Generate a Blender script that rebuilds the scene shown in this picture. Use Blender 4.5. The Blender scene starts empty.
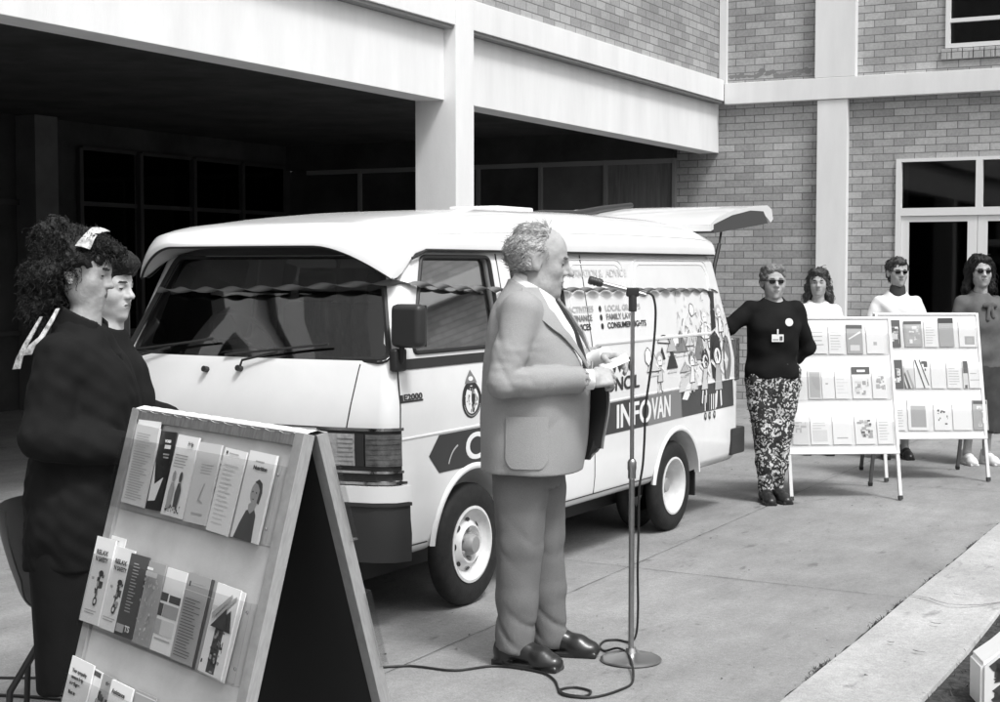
import bpy, bmesh, math, random
import numpy as np
from mathutils import Vector, Matrix
random.seed(7); np.random.seed(7)
PI = math.pi; R = math.radians
S = bpy.context.scene; C = S.collection

# ---------------------------------------------------------------- materials
MT = {}
def mat(name, g, rough=.6, spec=.5, metal=0, noise=None, bump=None, g2=None, coat=0, nscale=None, sheen=0, trans=0, detail=6, stretch=None):
    """grey Principled material; noise=(scale, amount) modulates the grey, bump=(scale, strength)."""
    m = bpy.data.materials.new(name); m.use_nodes = True; nt = m.node_tree; N = nt.nodes; L = nt.links
    b = N['Principled BSDF']
    b.inputs['Base Color'].default_value = (g, g, g, 1); b.inputs['Roughness'].default_value = rough
    b.inputs['Metallic'].default_value = metal; b.inputs['Specular IOR Level'].default_value = spec
    b.inputs['Coat Weight'].default_value = coat; b.inputs['Coat Roughness'].default_value = .06
    b.inputs['Sheen Weight'].default_value = sheen; b.inputs['Transmission Weight'].default_value = trans
    tc = None
    if noise or bump:
        tc = N.new('ShaderNodeTexCoord'); src = tc.outputs['Object']
        if stretch:
            mp = N.new('ShaderNodeMapping'); mp.inputs['Scale'].default_value = stretch
            L.new(src, mp.inputs['Vector']); src = mp.outputs['Vector']
    if noise:
        n = N.new('ShaderNodeTexNoise'); n.inputs['Scale'].default_value = noise[0]; n.inputs['Detail'].default_value = detail
        n.inputs['Roughness'].default_value = .62
        r = N.new('ShaderNodeMapRange'); r.inputs['From Min'].default_value = .3; r.inputs['From Max'].default_value = .7
        r.inputs['To Min'].default_value = g * (1 - noise[1]); r.inputs['To Max'].default_value = min(1, g * (1 + noise[1]))
        L.new(src, n.inputs['Vector']); L.new(n.outputs['Fac'], r.inputs['Value']); L.new(r.outputs['Result'], b.inputs['Base Color'])
    if bump:
        n2 = N.new('ShaderNodeTexNoise'); n2.inputs['Scale'].default_value = bump[0]; n2.inputs['Detail'].default_value = 5
        bp = N.new('ShaderNodeBump'); bp.inputs['Strength'].default_value = bump[1]; bp.inputs['Distance'].default_value = bump[2] if len(bump) > 2 else .01
        L.new(src, n2.inputs['Vector']); L.new(n2.outputs['Fac'], bp.inputs['Height']); L.new(bp.outputs['Normal'], b.inputs['Normal'])
    MT[name] = m
    return m

def nodes(m): return m.node_tree.nodes, m.node_tree.links, m.node_tree.nodes['Principled BSDF']

mat('white_wall', .80, .85, .3, noise=(1.4, .07), bump=(60, .3, .004), detail=12, stretch=(2.2, 2.2, .5))
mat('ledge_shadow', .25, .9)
mat('soffit', .22, .9, noise=(2, .2))
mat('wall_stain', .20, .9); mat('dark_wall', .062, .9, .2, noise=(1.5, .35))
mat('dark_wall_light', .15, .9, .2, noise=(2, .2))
mat('mullion_dark', .05, .6)
mat('mullion', .30, .5)
mat('curtain', .18, .9, noise=(5, .3), stretch=(6, 1, .4))
mat('white_frame', .78, .5, .5)
mat('van_paint', .79, .26, .5, coat=.6, noise=(3, .045), detail=10)
mat('van_trim_white', .74, .35)
mat('black_rubber', .018, .55)
mat('black_plastic', .03, .45, bump=(400, .2, .002))
mat('chrome', .62, .16, metal=1)
mat('steel', .5, .3, metal=1)
mat('brushed', .38, .36, metal=1, noise=(40, .1))
mat('tyre', .02, .75, .3, noise=(20, .3), bump=(80, .3, .004))
mat('rim', .66, .38, .5, noise=(15, .12))
mat('hub', .28, .5)
mat('interior', .06, .8)
mat('interior_mid', .16, .8)
mat('seat_cloth', .13, .9)
mat('band', .045, .35, .4)
mat('decal_dark', .03, .4); mat('decal_mid', .20, .4); mat('decal_light', .45, .4); mat('decal_pale', .62, .4); mat('decal_white', .82, .4)
mat('lamp_lens', .30, .12, noise=(40, .3), coat=.5)
mat('indicator', .10, .15, coat=.6, noise=(30, .4))
mat('paper', .86, .7, .3); mat('paper_light', .70, .6, .3); mat('paper_mid', .40, .6, .3); mat('paper_dark', .10, .5, .3); mat('paper_black', .03, .4); mat('ink', .06, .7); mat('ink_soft', .45, .7)
mat('board_face', .50, .75, .3, noise=(7, .12), bump=(200, .15, .002))
mat('board_face_white', .80, .6, .3)
mat('board_frame', .33, .45, .5, noise=(30, .16), stretch=(1, 1, 8))
mat('board_frame_light', .62, .45, .4, noise=(20, .1))
mat('board_inner_shade', .02, .9)  # near-black: shade between the two board leaves put into the colour
mat('rail_dark', .17, .5, .5, noise=(25, .3), stretch=(6, 1, 1)); mat('leg_lit', .62, .4, .5); mat('leg_shaded', .10, .5)  # board legs: front lit, rear shaded, the light put into their colour
mat('cable', .015, .5)
mat('skin', .40, .55, .35, noise=(24, .16), bump=(70, .5, .004))
mat('skin_light', .52, .5, .4, noise=(30, .08), bump=(160, .2, .002))
mat('lips', .23, .45); mat('lips_dark', .13, .4); mat('eye_white', .5, .3); mat('iris', .03, .2)
mat('brow', .12, .9); mat('brow_dark', .04, .9)
mat('hair_grey', .42, .75, .3, noise=(60, .5), bump=(120, .9, .01))
mat('hair_dark', .010, .55, .35, noise=(50, .5), bump=(90, 1, .01))
mat('hair_brown', .05, .55, .5, noise=(60, .6), bump=(110, 1, .01))
mat('hair_light', .17, .6, .5, noise=(60, .5), bump=(110, 1, .01))
mat('suit', .35, .9, .15, noise=(160, .05), bump=(420, .7, .003), detail=3)
mat('suit_trouser', .17, .9, .15, noise=(160, .06), bump=(420, .7, .003), detail=3)
mat('lining', .02, .6)
mat('shirt_white', .78, .8, .2, bump=(300, .1, .002))
mat('tie', .02, .5)
mat('shoe', .022, .28, .5, bump=(60, .2, .003))
mat('cloth_black', .011, .9, .15, noise=(6, .3), bump=(300, .3, .002))
mat('cloth_dark', .05, .9, .15, noise=(6, .3))
mat('cloth_mid', .12, .9, .15, noise=(5, .3))
mat('cloth_white', .74, .85, .2)
mat('stocking', .20, .7); mat('sunglass', .008, .1, .6, coat=.5)
mat('scarf', .50, .7, noise=(55, .6), detail=2); mat('badge', .8, .4)
mat('chair_shell', .035, .45, bump=(200, .1, .002)); mat('soil', .06, 1, .1, noise=(30, .5), bump=(25, 1, .03))
mat('white_post', .82, .6, noise=(6, .03)); mat('streamer_dark', .16, .6); mat('streamer_light', .7, .6)
mat('grass_blade', .055, .8, noise=(20, .4)); mat('moss', .02, 1)

def glass(name, g, alpha, rough=.03, ior=1.5, f0=None, pw_=5):
    """thin glass: mostly see-through, reflecting by Fresnel"""
    m = bpy.data.materials.new(name); m.use_nodes = True; nt = m.node_tree; N = nt.nodes; L = nt.links
    for n in list(N):
        if n.type != 'OUTPUT_MATERIAL': N.remove(n)
    out = [n for n in N if n.type == 'OUTPUT_MATERIAL'][0]
    t = N.new('ShaderNodeBsdfTransparent'); t.inputs[0].default_value = (alpha, alpha, alpha, 1)
    gl = N.new('ShaderNodeBsdfGlossy'); gl.inputs['Roughness'].default_value = rough; gl.inputs[0].default_value = (g, g, g, 1)
    lw = N.new('ShaderNodeLayerWeight'); lw.inputs[0].default_value = .5; f0 = f0 or ((ior - 1) / (ior + 1)) ** 2
    pw = N.new('ShaderNodeMath'); pw.operation = 'POWER'; pw.inputs[1].default_value = pw_; L.new(lw.outputs['Facing'], pw.inputs[0])
    fr = N.new('ShaderNodeMath'); fr.operation = 'MULTIPLY_ADD'; fr.inputs[1].default_value = 1 - f0; fr.inputs[2].default_value = f0; L.new(pw.outputs[0], fr.inputs[0])
    mx = N.new('ShaderNodeMixShader')
    L.new(fr.outputs[0], mx.inputs[0]); L.new(t.outputs[0], mx.inputs[1]); L.new(gl.outputs[0], mx.inputs[2]); L.new(mx.outputs[0], out.inputs[0])
    MT[name] = m; return m
glass('window_glass', 1, .55); glass('dark_glass', .55, .12); glass('acrylic', 1, .93, .05, 1.35); glass('van_glass', .9, .5, f0=.09); glass('door_glass', 1, .5, f0=.42, pw_=3.5)

def brick(name, axis, c1, c2, mortar):
    m = bpy.data.materials.new(name); m.use_nodes = True; N, L, b = nodes(m)
    tc = N.new('ShaderNodeTexCoord'); sp = N.new('ShaderNodeSeparateXYZ'); cb = N.new('ShaderNodeCombineXYZ')
    L.new(tc.outputs['Object'], sp.inputs[0]); L.new(sp.outputs[axis], cb.inputs[0]); L.new(sp.outputs[2], cb.inputs[1])
    br = N.new('ShaderNodeTexBrick'); br.offset = .5
    br.inputs['Scale'].default_value = 1; br.inputs['Brick Width'].default_value = .24; br.inputs['Row Height'].default_value = .086
    br.inputs['Mortar Size'].default_value = .0055; br.inputs['Mortar Smooth'].default_value = .2; br.inputs['Bias'].default_value = .1
    br.inputs['Color1'].default_value = (c1,) * 3 + (1,); br.inputs['Color2'].default_value = (c2,) * 3 + (1,); br.inputs['Mortar'].default_value = (mortar,) * 3 + (1,)
    L.new(cb.outputs[0], br.inputs['Vector'])
    n = N.new('ShaderNodeTexNoise'); n.inputs['Scale'].default_value = 1.3; n.inputs['Detail'].default_value = 3
    n2 = N.new('ShaderNodeTexNoise'); n2.inputs['Scale'].default_value = 45; n2.inputs['Detail'].default_value = 6
    L.new(tc.outputs['Object'], n.inputs[0]); L.new(tc.outputs['Object'], n2.inputs[0])
    ad = N.new('ShaderNodeMath'); ad.operation = 'ADD'; L.new(n.outputs[0], ad.inputs[0]); L.new(n2.outputs[0], ad.inputs[1])
    r = N.new('ShaderNodeMapRange'); r.inputs['From Min'].default_value = .7; r.inputs['From Max'].default_value = 1.3; r.inputs['To Min'].default_value = .80; r.inputs['To Max'].default_value = 1.16
    L.new(ad.outputs[0], r.inputs['Value'])
    mx = N.new('ShaderNodeMix'); mx.data_type = 'RGBA'; mx.blend_type = 'MULTIPLY'; mx.inputs[0].default_value = 1
    L.new(br.outputs['Color'], mx.inputs[6]); L.new(r.outputs['Result'], mx.inputs[7]); L.new(mx.outputs[2], b.inputs['Base Color'])
    bp = N.new('ShaderNodeBump'); bp.inputs['Distance'].default_value = .006; bp.inputs['Strength'].default_value = .3; bp.invert = True
    L.new(br.outputs['Fac'], bp.inputs['Height']); L.new(bp.outputs['Normal'], b.inputs['Normal'])
    b.inputs['Roughness'].default_value = .85
    MT[name] = m
brick('brick_end', 0, .48, .32, .16)
brick('brick_side', 1, .43, .29, .15)

def concrete(name, base, streak):
    m = bpy.data.materials.new(name); m.use_nodes = True; N, L, b = nodes(m)
    tc = N.new('ShaderNodeTexCoord')
    def nz(sc, det, st=(1, 1, 1)):
        mp = N.new('ShaderNodeMapping'); mp.inputs['Scale'].default_value = st
        n = N.new('ShaderNodeTexNoise'); n.inputs['Scale'].default_value = sc; n.inputs['Detail'].default_value = det; n.inputs['Roughness'].default_value = .65
        L.new(tc.outputs['Object'], mp.inputs[0]); L.new(mp.outputs[0], n.inputs[0]); return n.outputs[0]
    def rng(o, a, c, lo, hi):
        r = N.new('ShaderNodeMapRange'); r.inputs['From Min'].default_value = a; r.inputs['From Max'].default_value = c
        r.inputs['To Min'].default_value = lo; r.inputs['To Max'].default_value = hi; L.new(o, r.inputs['Value']); return r.outputs['Result']
    def mul(a, c):
        k = N.new('ShaderNodeMath'); k.operation = 'MULTIPLY'; L.new(a, k.inputs[0]); L.new(c, k.inputs[1]); return k.outputs[0]
    big = rng(nz(.55, 5), .3, .7, .76, 1.16)
    mid = rng(nz(3.2, 8, (1.8, .7, 1)), .3, .7, 1 - streak, 1 + streak)
    fine = mul(rng(nz(140, 3), .25, .75, .72, 1.26), rng(nz(38, 4), .3, .7, .86, 1.12))
    spots = mul(rng(nz(5.5, 3, (1.5, .5, 1)), .62, .72, 1, .62), rng(nz(14, 4), .66, .74, 1, .55))
    k = mul(mul(big, mid), mul(fine, spots))
    s = N.new('ShaderNodeMath'); s.operation = 'MULTIPLY'; s.inputs[1].default_value = base; L.new(k, s.inputs[0]); L.new(s.outputs[0], b.inputs['Base Color'])
    bp = N.new('ShaderNodeBump'); bp.inputs['Distance'].default_value = .006; bp.inputs['Strength'].default_value = .5
    L.new(nz(70, 6), bp.inputs['Height']); L.new(bp.outputs['Normal'], b.inputs['Normal']); b.inputs['Roughness'].default_value = .88
    MT[name] = m
concrete('concrete', .262, .16); concrete('kerb_concrete', .43, .12)

def printed(name):
    """patterned trouser cloth: tangled dark and light floral blotches"""
    m = bpy.data.materials.new(name); m.use_nodes = True; N, L, b = nodes(m)
    tc = N.new('ShaderNodeTexCoord'); n = N.new('ShaderNodeTexNoise'); n.inputs['Scale'].default_value = 18
    v = N.new('ShaderNodeTexVoronoi'); v.inputs['Scale'].default_value = 40; v.feature = 'SMOOTH_F1'
    mx = N.new('ShaderNodeMix'); mx.data_type = 'RGBA'; mx.inputs[0].default_value = .16
    L.new(tc.outputs['Object'], mx.inputs[6]); L.new(tc.outputs['Object'], n.inputs[0]); L.new(n.outputs['Color'], mx.inputs[7]); L.new(mx.outputs[2], v.inputs[0])
    r = N.new('ShaderNodeMapRange'); r.inputs['From Min'].default_value = .30; r.inputs['From Max'].default_value = .42; r.inputs['To Min'].default_value = .62; r.inputs['To Max'].default_value = .03
    L.new(v.outputs[0], r.inputs[0]); L.new(r.outputs[0], b.inputs['Base Color']); b.inputs['Roughness'].default_value = .9
    MT[name] = m
printed('floral')

# ---------------------------------------------------------------- object helpers
def tag(o, label=None, cat=None, group=None, kind=None):
    if label: o['label'] = label
    if cat: o['category'] = cat
    if group: o['group'] = group
    if kind: o['kind'] = kind
    return o
def link(name, me, mats, parent=None, mx=None, smooth=None):
    o = bpy.data.objects.new(name, me); C.objects.link(o)
    for m in (mats if isinstance(mats, (list, tuple)) else [mats]): me.materials.append(MT[m])
    if parent: o.parent = parent
    if mx is not None: o.matrix_local = mx
    if smooth is not None and len(me.polygons):
        try: me.shade_auto_smooth
        except AttributeError: pass
        me.polygons.foreach_set('use_smooth', [True] * len(me.polygons))
        if smooth < 180:
            bm = bmesh.new(); bm.from_mesh(me)
            for e in bm.edges:
                if len(e.link_faces) == 2 and e.calc_face_angle(0) > R(smooth): e.smooth = False
            bm.to_mesh(me); bm.free()
            if len(me.polygons) < 20000: wn = o.modifiers.new('normals', 'WEIGHTED_NORMAL'); wn.keep_sharp = True; wn.weight = 50
    return o
def thing(name, label, cat, loc=(0, 0, 0), rz=0, group=None):
    o = bpy.data.objects.new(name, None); C.objects.link(o); o.empty_display_size = .1
    o.location = loc; o.rotation_euler = (0, 0, rz); return tag(o, label, cat, group)
class MB:
    """collects shapes into one bmesh"""
    def __init__(s): s.bm = bmesh.new(); s.mi = 0
    def face(s, vs):
        f = s.bm.faces.new(vs); f.material_index = s.mi; return f
    def box(s, x0, x1, y0, y1, z0, z1, bev=0, M=None, seg=2):
        x0, x1 = sorted((x0, x1)); y0, y1 = sorted((y0, y1)); z0, z1 = sorted((z0, z1))
        t = bmesh.new(); v = [t.verts.new((x, y, z)) for z in (z0, z1) for y in (y0, y1) for x in (x0, x1)]
        for q in ((0, 2, 3, 1), (4, 5, 7, 6), (0, 1, 5, 4), (2, 6, 7, 3), (0, 4, 6, 2), (1, 3, 7, 5)): t.faces.new([v[i] for i in q])
        if bev: bmesh.ops.bevel(t, geom=list(t.edges), offset=bev, segments=seg, profile=.5, affect='EDGES', clamp_overlap=True)
        s.add(t, M)
    def add(s, t, M=None):
        if M is not None: t.transform(M)
        mp = {v: s.bm.verts.new(v.co) for v in t.verts}
        for f in t.faces: s.face([mp[v] for v in f.verts])
        t.free()
    def grid(s, P, closed_u=False, closed_v=False):
        """P[i][j] points"""
        V = [[s.bm.verts.new(p) for p in row] for row in P]; n, m = len(V), len(V[0])
        for i in range(n if closed_u else n - 1):
            for j in range(m if closed_v else m - 1):
                s.face([V[i][j], V[(i + 1) % n][j], V[(i + 1) % n][(j + 1) % m], V[i][(j + 1) % m]])
        return V
    def tube(s, pts, r, n=8, cap=True, sq=None):
        pts = [Vector(p) for p in pts]; rr = r if isinstance(r, (list, tuple)) else [r] * len(pts)
        rings = []; up = Vector((0, 0, 1)); prev = None
        for i, p in enumerate(pts):
            d = (pts[min(i + 1, len(pts) - 1)] - pts[max(i - 1, 0)]).normalized()
            if prev is None:
                a = d.cross(up if abs(d.z) < .95 else Vector((1, 0, 0))).normalized()
            else: a = (prev - d * prev.dot(d)).normalized()
            prev = a; b = d.cross(a)
            rings.append([p + (a * math.cos(t) + b * math.sin(t) * (sq or 1)) * rr[i] for t in [2 * PI * k / n for k in range(n)]])
        V = s.grid(rings, closed_v=True)
        if cap:
            s.face(list(reversed(V[0]))) ; s.face(V[-1])
    def lathe(s, prof, n=32, M=None, closed=False):
        """prof [(r, h)] round local z"""
        P = []
        for k in range(n):
            a = 2 * PI * k / n
            P.append([((M @ Vector((r * math.cos(a), r * math.sin(a), h))) if M else Vector((r * math.cos(a), r * math.sin(a), h))) for r, h in prof])
        s.grid(P, closed_u=True, closed_v=closed)
    def prism(s, poly, h0, h1, M=None, f=None):
        """polygon (x,y) extruded from z=h0 to h1, then M or mapping f"""
        t = bmesh.new(); a = [t.verts.new((x, y, h0)) for x, y in poly]; b = [t.verts.new((x, y, h1)) for x, y in poly]; n = len(poly)
        t.faces.new(a); t.faces.new(list(reversed(b)))
        for i in range(n): t.faces.new([a[i], b[i], b[(i + 1) % n], a[(i + 1) % n]][::-1])
        if f:
            for v in t.verts: v.co = f(*v.co)
        s.add(t, M)
    def mesh(s, name, norm=True):
        bmesh.ops.remove_doubles(s.bm, verts=s.bm.verts, dist=1e-6)
        if norm: bmesh.ops.recalc_face_normals(s.bm, faces=s.bm.faces)
        me = bpy.data.meshes.new(name); s.bm.to_mesh(me); s.bm.free(); return me
    def build(s, name, mats, parent=None, mx=None, smooth=None, norm=True):
        return link(name, s.mesh(name, norm), mats, parent, mx, smooth)
def box_obj(name, m, parent, *a, bev=0, mx=None):
    b = MB(); b.box(*a, bev=bev); return b.build(name, m, parent, mx, 40 if bev else None)
def text_polys(txt, size, bold=0., align='LEFT', sx=1., ext=0.):
    """bmesh of flat lettering in the xy plane"""
    cu = bpy.data.curves.new('t', 'FONT'); cu.body = txt; cu.size = size; cu.offset = bold; cu.align_x = align; cu.resolution_u = 5; cu.extrude = ext; cu.fill_mode = 'FRONT' if ext == 0 else 'BOTH'
    o = bpy.data.objects.new('t', cu); C.objects.link(o); dg = bpy.context.evaluated_depsgraph_get(); dg.update()
    me = bpy.data.meshes.new_from_object(o.evaluated_get(dg)); bpy.data.objects.remove(o); bpy.data.curves.remove(cu)
    b = bmesh.new(); b.from_mesh(me); bpy.data.meshes.remove(me)
    for v in b.verts: v.co.x *= sx
    return b
def dedge(poly, n):
    """subdivide polygon edges"""
    out = []
    for i in range(len(poly)):
        a, b = poly[i], poly[(i + 1) % len(poly)]
        for k in range(n): out.append((a[0] + (b[0] - a[0]) * k / n, a[1] + (b[1] - a[1]) * k / n))
    return out
def rpoly(pts, r, n=4):
    """polygon with rounded corners"""
    out = []; m = len(pts)
    for i in range(m):
        p0, p, p1 = Vector(pts[i - 1]), Vector(pts[i]), Vector(pts[(i + 1) % m])
        a = p + (p0 - p).normalized() * min(r, (p0 - p).length * .45); b = p + (p1 - p).normalized() * min(r, (p1 - p).length * .45)
        for k in range(n + 1):
            t = k / n; q = a * (1 - t) ** 2 + p * 2 * t * (1 - t) + b * t * t; out.append((q.x, q.y))
    return out

# ---------------------------------------------------------------- signed distance modelling (people, clothing)
def rot(ax, ang):
    return np.array(Matrix.Rotation(R(ang), 3, ax))
class Xf:
    """rotation + scale + offset; points and radii of a head or hand"""
    def __init__(s, c, M=None, k=1.): s.c = np.array(c, float); s.M = np.eye(3) if M is None else np.array(M); s.k = k
    def p(s, q): return s.c + s.M @ (np.array(q, float) * s.k)
class Field:
    def __init__(s): s.ops = []
    def ell(s, c, r, k=.01, op='u', xf=None, M=None):
        r = np.array(r, float) if not np.isscalar(r) else np.array([r] * 3, float); Rm = np.eye(3) if M is None else np.array(M)
        if xf is not None: c = xf.p(c); Rm = xf.M @ Rm; r = r * xf.k
        c = np.array(c, float); b = r.max()
        def f(X, Y, Z):
            x, y, z = X - c[0], Y - c[1], Z - c[2]
            a = [(Rm[0, i] * x + Rm[1, i] * y + Rm[2, i] * z) for i in range(3)]
            k0 = np.sqrt((a[0] / r[0]) ** 2 + (a[1] / r[1]) ** 2 + (a[2] / r[2]) ** 2); k1 = np.sqrt((a[0] / r[0] ** 2) ** 2 + (a[1] / r[1] ** 2) ** 2 + (a[2] / r[2] ** 2) ** 2) + 1e-9
            return k0 * (k0 - 1) / k1
        s.ops.append((f, c - b, c + b, k, op)); return s
    def cap(s, a, b, ra, rb=None, k=.01, op='u', xf=None, flat=None):
        rb = ra if rb is None else rb
        if xf is not None: a, b, ra, rb = xf.p(a), xf.p(b), ra * xf.k, rb * xf.k
        a, b = np.array(a, float), np.array(b, float); d = b - a; L = d @ d + 1e-12; m = max(ra, rb)
        def f(X, Y, Z):
            x, y, z = X - a[0], Y - a[1], Z - a[2]; t = np.clip((x * d[0] + y * d[1] + z * d[2]) / L, 0, 1)
            return np.sqrt((x - t * d[0]) ** 2 + (y - t * d[1]) ** 2 + (z - t * d[2]) ** 2) - (ra + (rb - ra) * t)
        s.ops.append((f, np.minimum(a, b) - m, np.maximum(a, b) + m, k, op)); return s
    def chain(s, pts, rs, k=.01, xf=None, op='u'):
        for i in range(len(pts) - 1): s.cap(pts[i], pts[i + 1], rs[i], rs[i + 1], k, op, xf)
        return s
    def loft(s, st, k=.02, op='u', e=2.3, cap=.0):
        """stations (z, cx, cy, rx, ry) stacked along z, smooth interpolation"""
        st = sorted(st); A = np.array(st, float); zz = np.linspace(A[0, 0], A[-1, 0], 60)
        cols = [np.interp(zz, A[:, 0], A[:, i]) for i in range(1, 5)]
        w = np.array([1, 2, 3, 2, 1.]); w /= w.sum()
        cols = [np.convolve(np.pad(c, 2, mode='edge'), w, 'valid') for c in cols]
        def f(X, Y, Z):
            z = Z; cx, cy, rx, ry = [np.interp(z, zz, c) for c in cols]
            q = (np.abs((X - cx) / rx) ** e + np.abs((Y - cy) / ry) ** e + 1e-12) ** (1 / e)
            d = (q - 1) * np.minimum(rx, ry) * .9
            return np.maximum(d, np.maximum(zz[0] - z, z - zz[-1]))
        lo = np.array([(A[:, 1] - A[:, 3]).min(), (A[:, 2] - A[:, 4]).min(), zz[0]]); hi = np.array([(A[:, 1] + A[:, 3]).max(), (A[:, 2] + A[:, 4]).max(), zz[-1]])
        s.ops.append((f, lo, hi, k, op)); return s
    def box(s, c, h, r=.005, k=.01, op='u', xf=None, M=None):
        Rm = np.eye(3) if M is None else np.array(M); h = np.array(h, float)
        if xf is not None: c = xf.p(c); Rm = xf.M @ Rm; h = h * xf.k; r = r * xf.k
        c = np.array(c, float)
        def f(X, Y, Z):
            x, y, z = X - c[0], Y - c[1], Z - c[2]
            a = [np.abs(Rm[0, i] * x + Rm[1, i] * y + Rm[2, i] * z) - h[i] + r for i in range(3)]
            return np.sqrt(np.maximum(a[0], 0) ** 2 + np.maximum(a[1], 0) ** 2 + np.maximum(a[2], 0) ** 2) + np.minimum(np.maximum(a[0], np.maximum(a[1], a[2])), 0) - r
        b = np.linalg.norm(h); s.ops.append((f, c - b, c + b, k, op)); return s
    def half(s, p, n, op='s'):
        """remove the side the normal n points to"""
        p = np.array(p, float); n = np.array(n, float); n /= np.linalg.norm(n)
        s.ops.append((lambda X, Y, Z: (X - p[0]) * n[0] + (Y - p[1]) * n[1] + (Z - p[2]) * n[2], None, None, 0, 'half')); return s
    def disp(s, fn, lo=None, hi=None):
        s.ops.append((fn, None if lo is None else np.array(lo, float), None if hi is None else np.array(hi, float), 0, 'disp')); return s
    def mesh(s, name, h=.01, fine=()):
        los = [o[1] for o in s.ops if o[4] == 'u']; his = [o[2] for o in s.ops if o[4] == 'u']
        lo = np.min(los, axis=0) - 3 * h - .01; hi = np.max(his, axis=0) + 3 * h + .01
        ax = []
        for i in range(3):
            c = [lo[i]]
            while c[-1] < hi[i]:
                st = h
                for f in fine:
                    if f[0] == i and f[1] - h < c[-1] < f[2]: st = min(st, f[3])
                c.append(c[-1] + st)
            ax.append(np.array(c))
        n = [len(a) for a in ax]; F = np.full(n, .15, np.float32)
        for fn, l, u, k, op in s.ops:
            if l is None: sl = [slice(0, m) for m in n]
            else:
                mg = k + 2.5 * h + .004
                sl = [slice(max(0, np.searchsorted(ax[i], l[i] - mg) - 1), min(n[i], np.searchsorted(ax[i], u[i] + mg) + 1)) for i in range(3)]
            X, Y, Z = ax[0][sl[0]][:, None, None], ax[1][sl[1]][None, :, None], ax[2][sl[2]][None, None, :]
            if min(len(X), Y.shape[1], Z.shape[2]) == 0: continue
            G = F[sl[0], sl[1], sl[2]]; d = fn(X, Y, Z)
            if op == 'u':
                k = max(k, 1e-4); t = np.clip(.5 + .5 * (G - d) / k, 0, 1); F[sl[0], sl[1], sl[2]] = G + (d - G) * t - k * t * (1 - t)
            elif op == 's':
                k = max(k, 1e-4); d = -d; t = np.clip(.5 - .5 * (G - d) / k, 0, 1); F[sl[0], sl[1], sl[2]] = G + (d - G) * t + k * t * (1 - t)
            elif op == 'half': F[sl[0], sl[1], sl[2]] = np.maximum(G, d)
            elif op == 'disp': F[sl[0], sl[1], sl[2]] = G + d
        return surf(F, ax, name)
def surf(F, ax, name):
    I = F < 0; n = F.shape
    c = np.zeros([m - 1 for m in n], np.int8)
    for a in (0, 1):
        for b in (0, 1):
            for d in (0, 1): c += I[a:n[0] - 1 + a, b:n[1] - 1 + b, d:n[2] - 1 + d]
    cells = np.argwhere((c > 0) & (c < 8)); idx = -np.ones(c.shape, np.int32); idx[tuple(cells.T)] = np.arange(len(cells))
    acc = np.zeros((len(cells), 3)); cnt = np.zeros(len(cells))
    cor = [(a, b, d) for a in (0, 1) for b in (0, 1) for d in (0, 1)]
    for p in cor:
        for axn in range(3):
            if p[axn]: continue
            q = list(p); q[axn] = 1
            A = cells + np.array(p); B = cells + np.array(q); fa = F[tuple(A.T)].astype(float); fb = F[tuple(B.T)].astype(float); m = (fa < 0) != (fb < 0)
            t = np.where(m, fa / (fa - fb + 1e-20), 0)
            PA = np.stack([ax[i][A[:, i]] for i in range(3)], 1); PB = np.stack([ax[i][B[:, i]] for i in range(3)], 1)
            acc[m] += (PA + (PB - PA) * t[:, None])[m]; cnt[m] += 1
    V = acc / cnt[:, None]; faces = []
    for a in range(3):
        sl0 = [slice(None)] * 3; sl1 = [slice(None)] * 3; sl0[a] = slice(0, n[a] - 1); sl1[a] = slice(1, n[a])
        e = np.argwhere(I[tuple(sl0)] != I[tuple(sl1)]); b, d = [(1, 2), (2, 0), (0, 1)][a]
        ok = (e[:, b] > 0) & (e[:, d] > 0) & (e[:, b] < n[b] - 1) & (e[:, d] < n[d] - 1); e = e[ok]
        def at(ob, od):
            q = e.copy(); q[:, b] += ob; q[:, d] += od; return idx[tuple(q.T)]
        Q = np.stack([at(-1, -1), at(0, -1), at(0, 0), at(-1, 0)], 1); ins = I[tuple(e.T)]
        Q[~ins] = Q[~ins][:, ::-1]; faces.append(Q)
    Q = np.concatenate(faces); Q = Q[(Q >= 0).all(1)]
    me = bpy.data.meshes.new(name); me.vertices.add(len(V)); me.vertices.foreach_set('co', V.astype(np.float32).ravel())
    me.loops.add(len(Q) * 4); me.loops.foreach_set('vertex_index', Q.astype(np.int32).ravel())
    me.polygons.add(len(Q)); me.polygons.foreach_set('loop_start', np.arange(0, len(Q) * 4, 4, dtype=np.int32)); me.polygons.foreach_set('use_smooth', np.ones(len(Q), bool))
    me.update(calc_edges=True); me.validate(); return me
def keep_big(me):
    """drop stray islands so that a mesh is one piece"""
    bm = bmesh.new(); bm.from_mesh(me); bm.verts.ensure_lookup_table(); seen = set(); best = []
    for v in bm.verts:
        if v.index in seen: continue
        st = [v]; seen.add(v.index); comp = [v]
        while st:
            x = st.pop()
            for e in x.link_edges:
                o = e.other_vert(x)
                if o.index not in seen: seen.add(o.index); st.append(o); comp.append(o)
        if len(comp) > len(best): best = comp
    b = set(best); bmesh.ops.delete(bm, geom=[v for v in bm.verts if v not in b], context='VERTS'); bm.to_mesh(me); bm.free(); return me
def paint(me, rules):
    """rules [(slot, centre, radii)]: faces inside an ellipsoid take a material slot"""
    n = len(me.polygons); c = np.empty(n * 3); me.polygons.foreach_get('center', c); c = c.reshape(-1, 3); mi = np.zeros(n, np.int32)
    for slot, ce, r, M in rules:
        q = (c - np.array(ce)) @ (np.eye(3) if M is None else np.array(M)); mi[((q / np.array(r)) ** 2).sum(1) < 1] = slot
    me.polygons.foreach_set('material_index', mi)
def crease(f): return (1 - np.abs(np.sin(f))) ** 2.2
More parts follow.
